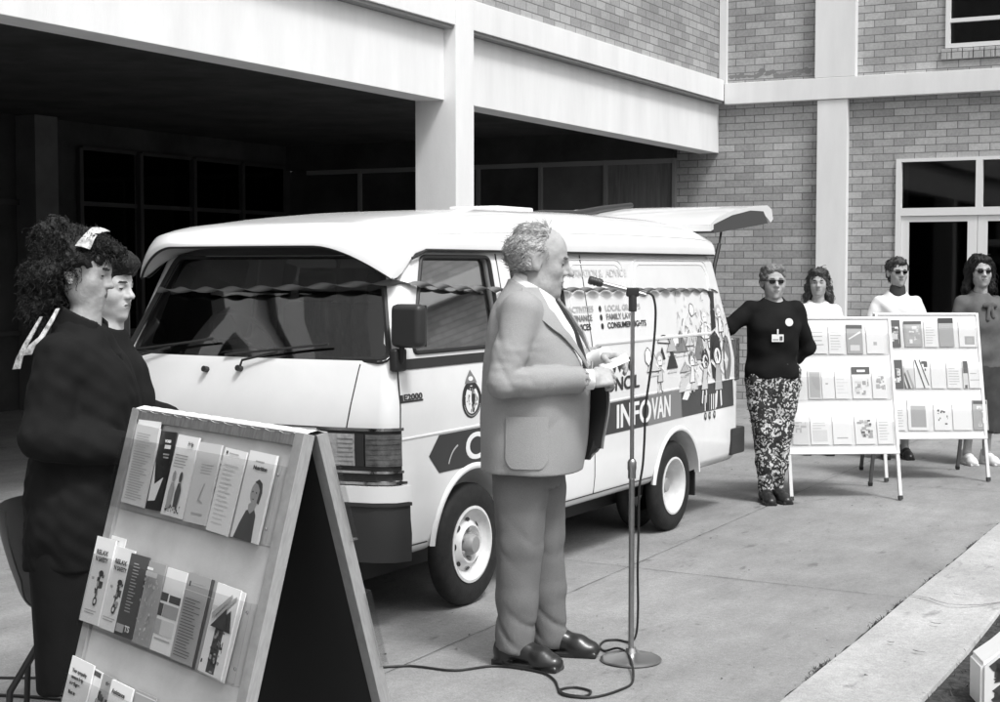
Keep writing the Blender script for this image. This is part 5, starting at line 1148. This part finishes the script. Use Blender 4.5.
# ================================================================ display boards
LEAN = 15; sL, cL = math.sin(R(LEAN)), math.cos(R(LEAN))
def leaf_mx(ox, top, front=True):
    s = -1 if front else 1                                              # columns: across, up the slope, outward normal
    return Matrix(((1 if front else -1, 0, 0, ox if front else -ox), (0, -s * sL, s * cL, 0), (0, cL, sL, top), (0, 0, 0, 1)))
def board(label, loc, rz, w_, top, bottom, face, frame, inner, rows, group, big=False):
    root = thing('display_board', label, 'display board', loc, rz, group)
    for front in (True, False):
        M = leaf_mx(-w_ / 2, top, front); L_ = (top - bottom) / cL; lt = top / cL; t0, t1 = .002, .024
        b = MB(); b.box(.01, w_ - .01, -L_ + .01, -.008, t0 + .003, t1 - .004); pn = b.build('panel', [face], root, M)
        b = MB(); b.box(.011, w_ - .011, -L_ + .011, -.009, t0 + .001, t0 + .0028); b.build('panel_back', inner, pn)
        fw = .036 if big else .02
        for x0, x1, y0, y1, z1 in ((0, fw, -L_, 0, .030), (w_ - fw, w_, -L_, 0, .030), (fw, w_ - fw, -fw * .8, 0, .029), (fw, w_ - fw, -L_, -L_ + fw, .029)):
            b = MB(); b.box(x0, x1, y0, y1, t0, z1, bev=.002); b.build('frame_rail', frame if not (big and y0 > -.1 and x0 > 0.01 and x1 < w_ - .01) else 'rail_dark', root, M, 40)
        for x in (.002, w_ - .026):
            b = MB(); b.box(x, x + .024, -lt + (.006), -L_ - .001, t0, .026, bev=.002); b.build('leg', ('leg_lit' if front else 'leg_shaded') if not big else frame, root, M, 40)
            if not big: b = MB(); b.box(x - .002, x + .026, -lt + .004, -lt + .03, t0 - .002, .028); b.build('leg_tip', 'black_rubber', root, M)
        for t_top, t_bot, d in rows:
            b = MB(); dz = t1 + d; e0, e1 = (-.008, w_ - .045) if big else (.03, w_ - .03)
            b.box(e0, e1, -t_bot - .003, -t_top, dz, dz + .0022); b.box(e0, e1, -t_bot - .0055, -t_bot - .003, t1 - .004, dz + .0022)
            b.box(e0, e0 + .0022, -t_bot, -t_top, t1 - .004, dz); b.box(e1 - .0022, e1, -t_bot, -t_top, t1 - .004, dz)
            b.build('pocket', 'acrylic', root, M)
            if big and front:
                for y in (-t_bot + .03, -t_top - .02): b = MB(); b.lathe([(.004, 0), (.004, .002), (.001, .003)], 10, Matrix.Translation((w_ - .05, y, dz + .002))); b.build('screw', 'chrome', root, M)
    if big:
        b = MB(); P = [[(-w_ / 2 + w_ * i / 40, y, top + .012 - abs(y) * .3 + .0022 * math.sin(i * 2.1 + y * 90) * (1 if k in (0, 4) else .3)) for k, y in enumerate((-.030, -.014, .004, .022, .034))] for i in range(41)]
        b.grid(P); o = b.build('hinge_strip', 'board_face_white', root, smooth=60)
    return root
def mark(b, k, mi, x0, y0, x1, y1, z): 
    b.mi = mi; vs = [b.bm.verts.new(p) for p in ((x0, y0, z), (x1, y0, z), (x1, y1, z), (x0, y1, z))]; b.face(vs); b.mi = 0
PM_ = ['paper', 'paper_light', 'paper_mid', 'paper_dark', 'paper_black', 'ink', 'ink_soft']
def leaflet(label, group, base, w_, h_, M, marks=(), texts=(), tris=(), n=1, name='leaflet', cat='leaflet', curl=.0):
    """thin stack of n sheets standing in a pocket, printed marks on its face"""
    b = MB(); b.mi = base; t = .0012 * n
    P = [[(w_ * i / 4, h_ * j / 6, t + curl * (j / 6) ** 2) for j in range(7)] for i in range(5)]; Q = [[(x, y, z - t) for x, y, z in r] for r in P]
    b.grid(P); b.grid(Q); b.grid([P[0], Q[0]]); b.grid([P[-1], Q[-1]]); b.grid([[r[0] for r in P], [r[0] for r in Q]]); b.grid([[r[-1] for r in P], [r[-1] for r in Q]])
    zz = lambda y, k: t + curl * (y / h_) ** 2 + .0004 + .00007 * k
    k = 0
    for m in marks:
        mi, x0, y0, x1, y1 = m; k += 1; b.mi = mi; ny = 4 if abs(y1 - y0) > .3 else 1
        for q in range(ny):
            ya, yb = (y0 + (y1 - y0) * q / ny) * h_, (y0 + (y1 - y0) * (q + 1) / ny) * h_
            vs = [b.bm.verts.new(p) for p in ((x0 * w_, ya, zz(ya, k)), (x1 * w_, ya, zz(ya, k)), (x1 * w_, yb, zz(yb, k)), (x0 * w_, yb, zz(yb, k)))]; b.face(vs)
    for mi, pl in tris:
        k += 1; b.mi = mi; vs = [b.bm.verts.new((x * w_, y * h_, zz(y * h_, k + 4))) for x, y in pl]; b.face(vs)
    for mi, tx, x, y, size, wd in texts:
        k += 1; tp = text_polys(tx, size * h_, .0006, sx=1); xs = [v.co.x for v in tp.verts]
        if not xs: continue
        x0 = min(xs); s = wd * w_ / (max(xs) - x0 + 1e-6); b.mi = mi
        for v in tp.verts: yy = y * h_ + v.co.y; v.co = Vector((x * w_ + (v.co.x - x0) * s, yy, zz(yy, k + 8)))
        b.add(tp)
    b.mi = 0; o = b.build(name, PM_, None, M, norm=False); return tag(o, label, cat, group)
def lines_(mi, x0, x1, y0, y1, n, th=.3, seed=0):
    rs = random.Random(seed); d = (y1 - y0) / n; return [(mi, x0, y0 + i * d, x0 + (x1 - x0) * rs.uniform(.6, 1), y0 + i * d + d * th) for i in range(n)]
def specks(n, x0, x1, y0, y1, mis, s, seed):
    rs = random.Random(seed); o = []
    for i in range(n): x, y = rs.uniform(x0, x1), rs.uniform(y0, y1); o.append((rs.choice(mis), x, y, min(x1, x + s * rs.uniform(.4, 1.6)), min(y1, y + s * .5 * rs.uniform(.4, 1.6))))
    return o
# foreground board
BL = Vector((-2.1895, 2.823, 0)); BR = math.atan2(-.381, .924)
board('large grey A-frame display board with clear pockets, beside the curly-haired woman', BL, BR, .775, 1.25, .22, 'board_face', 'board_frame', 'board_inner_shade', [(.075, .240, .012), (.365, .532, .014), (.655, .825, .014)], 'leaflet display boards', big=True)
BM = Matrix.Translation(BL) @ Matrix.Rotation(BR, 4, 'Z')
def slot(u, t, rz=0, out=0., M0=BM, w_=.775, top=1.25, front=True, lean=0.):
    return M0 @ leaf_mx(-w_ / 2, top, front) @ Matrix.Translation((u, -t, .0255 + out)) @ Matrix.Rotation(R(rz), 4, 'Z') @ Matrix.Rotation(R(-lean), 4, 'X')
GF = 'leaflets in the foreground board'
fig = lambda cx, y0, h, mi=3: [(mi, [(cx - .09, y0), (cx + .10, y0), (cx + .13, y0 + h * .5), (cx + .04, y0 + h * .68), (cx - .06, y0 + h * .66), (cx - .12, y0 + h * .4)]), (mi, ring(cx, y0 + h * .84, .075, h * .15, 12))]
leaflet('tall pale leaflet with faint ruled lines at the far left of the top row', GF, 1, .115, .19, slot(.055, .228, -1), lines_(6, .12, .9, .06, .92, 26, .35, 1), n=5, curl=.006)
leaflet('pale leaflet standing behind the ruled one in the top row', GF, 0, .115, .20, slot(.050, .226, 1, -.0012), (), n=1, curl=.004)
leaflet('black leaflet with a white wedge and a small white title in the top row', GF, 4, .072, .186, slot(.176, .230, 1.5), [(0, .45, .78, .85, .83), (6, .45, .70, .85, .72), (6, .5, .66, .85, .68)], [(0, 'WOMEN', .42, .86, .05, .4)], [(0, [(.06, .62), (.30, .32), (.80, .42), (.55, .12), (.10, .10)])], 3)
leaflet('white leaflet with typed heading above two dark walking figures in the top row', GF, 0, .098, .188, slot(.256, .233, -.5), lines_(6, .1, .8, .60, .78, 5, .35, 3) + specks(26, .15, .85, .04, .14, [3, 5, 6], .05, 4), [(5, 'Help', .62, .88, .07, .25)], fig(.30, .10, .46, 2) + fig(.62, .12, .44, 3), 4)
leaflet('pale leaflet with a faint outline drawing in the middle of the top row', GF, 1, .098, .182, slot(.364, .236, .5), lines_(6, .3, .85, .62, .76, 4, .25, 5) + [(6, .3, .10, .8, .13)], (), [(6, [(.45, .28), (.52, .30), (.66, .50), (.60, .50)]), (6, [(.45, .28), (.70, .25), (.70, .27), (.47, .31)])], 4)
leaflet('patterned grey leaflet edge showing behind the plain white one in the top row', GF, 2, .09, .182, slot(.428, .238, 0, -.002), specks(40, .4, 1, .02, .98, [3, 6, 1], .09, 6))
leaflet('plain white leaflet with a small emblem at its head in the top row', GF, 0, .094, .186, slot(.472, .242, -2, .002), lines_(1, .15, .85, .1, .85, 14, .3, 7) + [(5, .12, .93, .2, .965), (6, .26, .935, .7, .95)], n=3)
leaflet('grey leaflet edge showing behind the portrait leaflet in the top row', GF, 2, .05, .178, slot(.566, .243, 0, -.002), n=2)
leaflet('white leaflet with a dark portrait of a child, rightmost of the top row', GF, 0, .108, .190, slot(.582, .243, -1.2, .001), [(6, .30, .885, .62, .90)], [(5, 'Nutrition', .28, .80, .06, .52)], [(3, [(.10, .0), (.80, .0), (.74, .30), (.62, .38), (.56, .36), (.36, .33), (.22, .18)]), (2, [(.42, .34), (.52, .30), (.66, .36), (.70, .46), (.56, .46), (.40, .40)]), (2, ring(.56, .54, .18, .125, 18)), (3, [(.46, .66), (.60, .70), (.74, .66), (.80, .56), (.76, .42), (.68, .44), (.70, .58), (.60, .64)]), (5, ring(.46, .55, .025, .010, 8)), (5, ring(.60, .545, .025, .010, 8)), (5, [(.46, .468), (.56, .463), (.56, .473)])], 5)
for i, (u, o) in enumerate(((-.012, .006), (.078, .001))):
    g_ = leaflet(('white road-safety leaflet with a cartoon figure at the left end of the middle row', 'second white road-safety leaflet, partly under its twin in the middle row')[i], GF, 0, .10, .205 - .01 * i, slot(u, .527, 1 - i, o),
                 [(5, .55, .30, .62, .56), (3, .60, .42, .80, .50), (6, .20, .50, .32, .53), (6, .18, .14, .78, .15), (6, .18, .11, .7, .12)] + specks(16, .48, .82, .28, .58, [3, 5, 2], .09, 8 + i), [(5, 'RELAX', .2, .80, .075, .6), (5, "'N SAFETY", .2, .72, .07, .66)], [(5, ring(.62, .26, .10, .055, 14)), (0, ring(.62, .26, .05, .028, 12)), (5, ring(.66, .59, .12, .035, 12))], 3)
leaflet('white sheet sticking up behind the road-safety leaflets in the middle row', GF, 0, .10, .215, slot(.01, .527, 0, -.004), [(6, .35, .95, .7, .96)], n=2)
leaflet('dark leaflet printed with small pale lines, third in the middle row', GF, 3, .088, .190, slot(.165, .528, .5), lines_(6, .3, .7, .30, .92, 16, .3, 9) + [(6, .08, .04, .5, .14)], [(0, 'TS', .55, .07, .10, .28)], n=4)
leaflet('light speckled leaflet with faint heading, beside the dark lined one in the middle row', GF, 2, .080, .188, slot(.256, .531, .5), specks(110, .03, .97, .04, .80, [6, 1, 2, 6], .05, 10) + [(1, .12, .82, .8, .88), (0, .15, .90, .5, .93)], n=3)
leaflet('white leaflet divided into grey picture blocks in the middle row', GF, 0, .090, .186, slot(.343, .531, 0), [(3, .0, .60, .35, .70), (3, .42, .60, .98, .69), (3, .0, .42, .22, .57), (2, .24, .42, .98, .57), (6, .0, .20, .30, .38), (1, .3, .2, .95, .38), (6, .1, .14, .9, .16)], n=3)
for k in range(3): leaflet('dark grey leaflet with a ruled head, %s in the middle row' % ('front of its stack', 'just behind the front one', 'rearmost of its stack')[k], GF, 2 if k != 1 else 3, .097, .192, slot(.440 + k * .009, .533, -.5 - k * .6, .003 - k * .0022), [(5, .12, .85, .18, .91), (6, .3, .90, .8, .91), (6, .3, .87, .75, .88), (1, .0, .80, 1, .805)] + lines_(3, .1, .9, .06, .74, 20, .25, 12), n=1)
for k in range(2): leaflet(('white leaflet with a dark roof shape above a patterned column, rightmost of the middle row', 'white leaflet edge showing behind the roof-shape leaflet')[k], GF, 0, .098, .190, slot(.566 + k * .011, .534, -1.5 - k * 1.5, .003 - k * .002), [(3, .33, .02, .68, .52), (5, .04, .10, .10, .14), (1, .0, .70, .25, .75)] + specks(40, .34, .66, .03, .50, [5, 2, 3], .08, 13), tris=[(5, [(.14, .52), (.82, .52), (.66, .76)]), (6, [(.1, .66), (.16, .60), (.80, .90), (.76, .93)])], n=2)
leaflet('white leaflet with bold typed words at the left end of the bottom row', GF, 0, .120, .21, slot(-.005, .822, -1, .006), lines_(6, .15, .7, .05, .5, 8, .3, 14), [(5, 'Your sympathy', .15, .84, .055, .66), (5, 'cannot help', .17, .77, .055, .55), (5, 'a refugee', .17, .70, .055, .45), (5, 'But it', .2, .60, .05, .3)], n=3)
leaflet('white sheet with a dark corner behind the bold-typed leaflet in the bottom row', GF, 0, .115, .205, slot(.030, .822, -3, .001), [(3, .55, .93, .95, .985)], n=2)
leaflet('dark patterned leaflet, second in the bottom row', GF, 2, .075, .198, slot(.148, .822, 0), specks(60, .05, .95, .05, .8, [3, 5, 3, 6], .12, 15), [(5, 'the', .5, .9, .06, .3)], n=2)
leaflet('white leaflet headed with a dark word, third in the bottom row', GF, 0, .105, .196, slot(.208, .822, -1, .002), lines_(6, .1, .6, .3, .75, 8, .3, 16), [(5, 'Assistance', .12, .86, .07, .62)], n=4)
leaflet('plain mid-grey leaflet at the right of the bottom row', GF, 2, .095, .196, slot(.325, .822, 0), [(1, .0, .96, 1, .975)], n=2)
# leaflets on the far side of the same board: their edges show beyond the frame
for i, (u, t) in enumerate(((.02, .24), (.13, .24), (.25, .24), (.01, .53), (.14, .53), (.26, .53))): leaflet('pale leaflet in the far-side pockets of the foreground board', 'leaflets on the far side of the foreground board', i % 2, .1, .18, slot(u, t - .01, 0, 0, front=False), n=2)
# rear boards
RB = [('white A-frame display board of pamphlets beside the woman in floral trousers', Vector((-2.975, 10.78, 0)), math.atan2(.519, .855), .79), ('white A-frame display board of pamphlets in front of the brick wall door', Vector((-2.612, 12.03, 0)), math.atan2(.50, .866), .80)]
for lb, p, a, w_ in RB: board(lb, p, a, w_, 1.25, .31, 'board_face_white', 'board_face_white', 'board_face_white', [(.12, .27, .012), (.43, .59, .012), (.75, .91, .012)], 'leaflet display boards')
rows_t = (.27, .59, .91)
def rear(bi, row, x0, x1, base, desc, h_=.20, marks=(), tris=(), texts=(), dt=0.):
    lb, p, a, w_ = RB[bi]; M0 = Matrix.Translation(p) @ Matrix.Rotation(a, 4, 'Z'); side = ('left', 'right')[bi]; rw = ('top', 'middle', 'bottom')[row]
    leaflet('%s, %s row of the %s rear board' % (desc, rw, side), 'pamphlets on the rear boards', base, x1 - x0, h_, slot(x0, rows_t[row] - .004 + dt, random.uniform(-1, 1), 0, M0, w_), marks, texts, tris, n=2, name='pamphlet', cat='pamphlet')
u1 = lambda x: (x - 784) / 140.; u2 = lambda x: .79 - (981 - x) / 131.
T = lambda s: lines_(6, .12, .88, .15, .85, 7, .2, s)
rear(0, 0, u1(787), u1(804), 0, 'pale pamphlet with a dark heading', marks=[(6, .1, .8, .9, .9)]); rear(0, 0, u1(807), u1(829), 0, 'wide white sheet with typed lines', marks=lines_(6, .1, .9, .3, .9, 4, .22, 20)); rear(0, 0, u1(831), u1(846), 0, 'white sheet with fainter lines', marks=T(21)); rear(0, 0, u1(849), u1(865), 2, 'mid-grey pamphlet with a slanting band', .21, [(3, .0, .86, 1, .98), (1, .2, .1, .8, .3)], [(0, [(.1, .52), (.15, .48), (.9, .72), (.85, .77)])]); rear(0, 0, u1(869), u1(886), 0, 'white pamphlet with a tiny emblem', marks=[(6, .4, .3, .6, .42)])
rear(0, 1, u1(808), u1(821), 1, 'pamphlet with a grey picture', .2, [(6, .1, .05, .9, .95)], [(2, [(.1, .9), (.9, .9), (.9, .3), (.55, .35), (.3, .6)])]); rear(0, 1, u1(822), u1(834), 0, 'narrow white pamphlet with a speck', marks=[(6, .3, .5, .5, .56)]); rear(0, 1, u1(835), u1(849), 0, 'plain white pamphlet', marks=lines_(1, .1, .9, .2, .8, 5, .2, 22)); rear(0, 1, u1(852), u1(870), 0, 'pamphlet with a black heading block and drawing', .225, [(3, 0, .76, 1, 1), (0, .3, .84, .75, .91)] + specks(18, .1, .9, .1, .6, [6, 2, 1], .18, 23)); rear(0, 1, u1(872), u1(886), 0, 'white pamphlet with a grey sketch', marks=specks(14, .2, .9, .3, .8, [6, 2], .2, 24))
rear(0, 2, u1(790), u1(806), 1, 'pale pamphlet with a soft picture', marks=specks(14, .1, .9, .3, .8, [6, 1], .25, 25)); rear(0, 2, u1(808), u1(826), 0, 'wide white typed sheet', marks=T(26) + [(1, .1, .1, .9, .5)]); rear(0, 2, u1(830), u1(848), 0, 'white leaflet with faint foot lines', marks=[(6, .2, .2, .8, .24)]); rear(0, 2, u1(852), u1(871), 0, 'white pamphlet with a dark scribbled drawing', marks=specks(30, .1, .9, .2, .85, [3, 2, 6], .16, 27)); rear(0, 2, u1(874), u1(889), 0, 'white pamphlet with a faint column', marks=T(28))
rear(1, 0, u2(889), u2(902), 3, 'dark pamphlet with a white picture', .21, specks(18, .15, .85, .1, .75, [0, 1, 2], .22, 30)); rear(1, 0, u2(906), u2(924), 2, 'framed grey picture pamphlet', .2, [(3, .0, .88, 1, 1), (6, .12, .1, .88, .84)] + specks(16, .15, .85, .12, .8, [1, 2, 0], .2, 31)); rear(1, 0, u2(926), u2(939), 0, 'plain white sheet', marks=T(32)); rear(1, 0, u2(941), u2(956), 2, 'dark grey pamphlet with a black top', .225, [(4, 0, .82, 1, 1)] + lines_(6, .2, .8, .6, .78, 3, .3, 33)); rear(1, 0, u2(961), u2(979), 0, 'white pamphlet with a small arched picture', marks=[(2, .3, .1, .85, .42), (6, .42, .15, .72, .35)])
rear(1, 1, u2(890), u2(902), 3, 'near-black pamphlet with a pale figure', .22, specks(12, .2, .8, .1, .7, [0, 6], .2, 34)); rear(1, 1, u2(903), u2(913), 1, 'pamphlet of diagonal stripes', .18, (), [(3, [(0, 0), (.2, 0), (.0, .3)]), (3, [(.35, 0), (.6, 0), (.1, .7), (0, .6)]), (2, [(.75, 0), (1, 0), (.4, .8), (.25, .75)])]); rear(1, 1, u2(914), u2(928), 0, 'white pamphlet crossed by dark slanting lines', .22, specks(8, .5, .95, .6, .95, [2, 3], .2, 35), [(5, [(.6, 0), (.68, 0), (.12, 1), (.02, 1)]), (5, [(.9, .1), (.98, .1), (.42, 1), (.34, 1)])]); rear(1, 1, u2(930), u2(943), 0, 'blank white sheet'); rear(1, 1, u2(946), u2(960), 0, 'faintly printed white sheet', marks=T(36)); rear(1, 1, u2(962), u2(967), 1, 'narrow strip pamphlet with a dark block', .21, [(3, .1, .55, 1, 1), (3, .3, .0, .8, .12)]); rear(1, 1, u2(968), u2(981), 0, 'white sheet with two typed lines', marks=lines_(6, .1, .9, .3, .8, 2, .12, 37))
rear(1, 2, u2(893), u2(901), 0, 'narrow white sheet', marks=T(38)); rear(1, 2, u2(904), u2(924), 0, 'white pamphlet with a solid grey square', .235, [(2, .15, .10, .9, .80)]); rear(1, 2, u2(930), u2(947), 0, 'white pamphlet with small dark splashes', marks=specks(10, .2, .8, .15, .85, [3, 5], .1, 39)); rear(1, 2, u2(949), u2(967), 0, 'empty white card'); rear(1, 2, u2(969), u2(984), 2, 'mid-grey cloudy pamphlet', .23, [(3, .05, .86, .95, .97)] + specks(20, .2, .9, .1, .8, [6, 1], .25, 40))
# badge hanging from the curly-haired woman's jacket
# ================================================================ microphone on its stand
ms = thing('microphone_stand', 'chrome round-based microphone stand in front of the man', 'microphone stand', (-2.419, 5.78, 0), R(YAW))
b = MB(); b.lathe([(.001, 0), (.118, 0), (.125, .006), (.124, .012), (.112, .018), (.105, .0175), (.098, .022), (.045, .030), (.026, .036), (.020, .055), (.001, .055)], 56); b.build('base', 'steel', ms, smooth=40)
b = MB(); b.tube([(0, 0, .05), (0, 0, .77)], .0115, 16); b.build('lower_tube', 'brushed', ms, smooth=60)
b = MB(); b.lathe([(.012, .745), (.0165, .75), (.0165, .78), (.0185, .785), (.0185, .815), (.014, .825), (.010, .828)], 20); b.build('clutch', 'steel', ms, smooth=40)
b = MB(); b.tube([(0, 0, .82), (0, 0, 1.44)], .0085, 16); b.build('upper_tube', 'brushed', ms, smooth=60)
b = MB(); b.lathe([(.001, 1.425), (.0155, 1.425), (.0165, 1.43), (.0165, 1.485), (.012, 1.495), (.012, 1.50), (.001, 1.50)], 18); b.build('swivel', 'black_plastic', ms, smooth=40)
mic = thing('microphone', 'slim microphone clipped on top of the stand, pointing at the man', 'microphone', (-2.419, 5.78, 1.505), R(YAW))
Mi = Matrix.Rotation(R(-75), 4, 'Y')                                   # local z towards the man, tilted up
b = MB(); b.lathe([(.0005, -.055), (.008, -.055), (.010, -.04), (.0105, .04), (.0085, .10), (.0085, .125), (.0005, .125)], 16, Mi); b.build('handle', 'brushed', mic, smooth=40)
b = MB(); b.lathe([(.009, .124), (.015, .128), (.0175, .14), (.0175, .146), (.0155, .148), (.0155, .152), (.0175, .154), (.0175, .160), (.0155, .162), (.0155, .166), (.0175, .168), (.0175, .176), (.014, .184), (.0005, .186)], 20, Mi); b.build('grille_head', 'black_plastic', mic, smooth=40)
b = MB(); b.box(-.026, .026, -.014, .014, -.020, .016, bev=.006); b.build('clip', 'black_rubber', mic, smooth=40)
air = [(-2.37, 5.806, 1.502), (-2.352, 5.815, 1.494), (-2.343, 5.82, 1.475), (-2.337, 5.823, 1.43), (-2.339, 5.822, 1.35), (-2.346, 5.818, 1.254), (-2.357, 5.812, 1.157), (-2.371, 5.804, 1.035), (-2.374, 5.804, .925), (-2.380, 5.801, .805), (-2.392, 5.792, .697), (-2.397, 5.80, .514), (-2.40, 5.80, .374), (-2.41, 5.83, .20), (-2.46, 5.93, .07), (-2.53, 6.03, .012)]
gr_ = [(-2.60, 6.06), (-2.64, 6.02), (-2.62, 5.92), (-2.57, 5.86), (-2.50, 5.84), (-2.40, 5.72), (-2.285, 5.48), (-2.28, 5.33), (-2.328, 5.198), (-2.423, 5.171), (-2.48, 5.226), (-2.448, 5.29), (-2.37, 5.27), (-2.363, 5.195), (-2.457, 5.20), (-2.552, 5.34), (-2.638, 5.42), (-2.756, 5.444), (-2.872, 5.425), (-2.972, 5.296), (-3.136, 5.28), (-3.214, 5.239), (-3.5, 5.0), (-3.9, 4.75), (-4.34, 4.46), (-4.49, 4.38), (-4.9, 4.2), (-5.6, 3.9)]
def spline(pts, n=5):
    pts = [Vector(p) for p in pts]; out = []
    for i in range(len(pts) - 1):
        p0, p1, p2, p3 = pts[max(0, i - 1)], pts[i], pts[i + 1], pts[min(len(pts) - 1, i + 2)]
        for k in range(n): t = k / n; out.append(.5 * ((2 * p1) + (p2 - p0) * t + (2 * p0 - 5 * p1 + 4 * p2 - p3) * t * t + (3 * p1 - p0 - 3 * p2 + p3) * t ** 3))
    return out + [pts[-1]]
b = MB(); b.tube(spline(air + [(x, y, .0065 if i not in (4, 5) else (.03 if i == 4 else .034)) for i, (x, y) in enumerate(gr_)]), .0048, 8)
tag(b.build('microphone_cable', 'cable', smooth=60), 'black microphone cable looping round the stand base and trailing off past the chair', 'cable')
b = MB(); b.tube(spline([(-3.7, 4.33, .007), (-4.06, 4.26, .007), (-4.3, 4.197, .007), (-4.8, 4.0, .007), (-5.5, 3.75, .007)]), .006, 8); tag(b.build('power_cable', 'cable', smooth=60), 'second black cable on the ground under the plastic chair', 'cable')
# ================================================================ plastic chair
ch = thing('chair', 'dark moulded plastic chair with tubular metal legs behind the curly-haired woman', 'chair', (-3.71, 4.01, 0), R(YAW - 90 + 8))
prof_ = spline([(-.27, .80, 0), (-.25, .70, 0), (-.215, .58, 0), (-.17, .49, 0), (-.10, .445, 0), (0, .435, 0), (.10, .44, 0), (.18, .445, 0), (.215, .43, 0)], 4)
P = []
for i, q in enumerate(prof_):
    t = i / (len(prof_) - 1); hwid = .235 - .05 * max(0, .12 - t) / .12 - .02 * max(0, t - .9) / .1; row = []
    for v in lin(-1, 1, 14):
        lift = .05 * abs(v) ** 3; nx, nz = (1, .25) if t < .35 else (.0, 1); k = min(1, max(0, (t - .25) / .2)); row.append((v * hwid, q.x + lift * (1 - k), q.y + lift * k * .8))
    P.append(row)
sh = sheetmesh(ch, 'seat_shell', 'chair_shell', P, .006)
for sg in (-1, 1):
    for y0, y1 in ((.13, .20), (-.10, -.23)): b = MB(); b.tube([(sg * .15, y0 * .3, .415), (sg * .17, y0, .40), (sg * .185, y1 * .95, .20), (sg * .20, y1, .008)], .0115, 8); b.build('leg', 'black_plastic', ch, smooth=60)
b = MB(); b.tube([(-.17, .05, .41), (.17, .05, .41)], .010, 8); b.build('cross_bar', 'black_plastic', ch); b = MB(); b.tube([(-.175, -.12, .33), (.175, -.12, .33)], .009, 8); b.build('cross_bar', 'black_plastic', ch)
# ================================================================ white painted post at the kerb
po = thing('painted_post', 'white painted timber post with black splashes in the soil beside the kerb', 'post', (-.93, 5.82, 0), R(24))
b = MB(); pl = [(-.13, 0), (.30, 0), (.30, .36), (.10, .33), (-.02, .25), (-.13, .17)]; b.prism(pl, -.07, .11, Matrix(((1, 0, 0, 0), (0, 0, 1, 0), (0, 1, 0, 0), (0, 0, 0, 1)))); bmesh.ops.bevel(b.bm, geom=list(b.bm.edges), offset=.012, segments=2, affect='EDGES'); b.build('post_body', 'white_post', po, smooth=40)
b = MB(); rs = random.Random(17)
for k in range(70):
    x, z, r_ = rs.uniform(-.08, .2), rs.uniform(.02, .28), rs.uniform(.006, .024)
    if z > .15 + (x + .13) * .6: continue
    vs = [b.bm.verts.new((x + r_ * rs.uniform(.3, 1.9) * math.cos(t), -.0715, z + r_ * rs.uniform(.5, 1.5) * math.sin(t))) for t in lin(0, 2 * PI, 8)[:-1]]; b.face(vs)
b.build('paint_splash', 'ink', po)
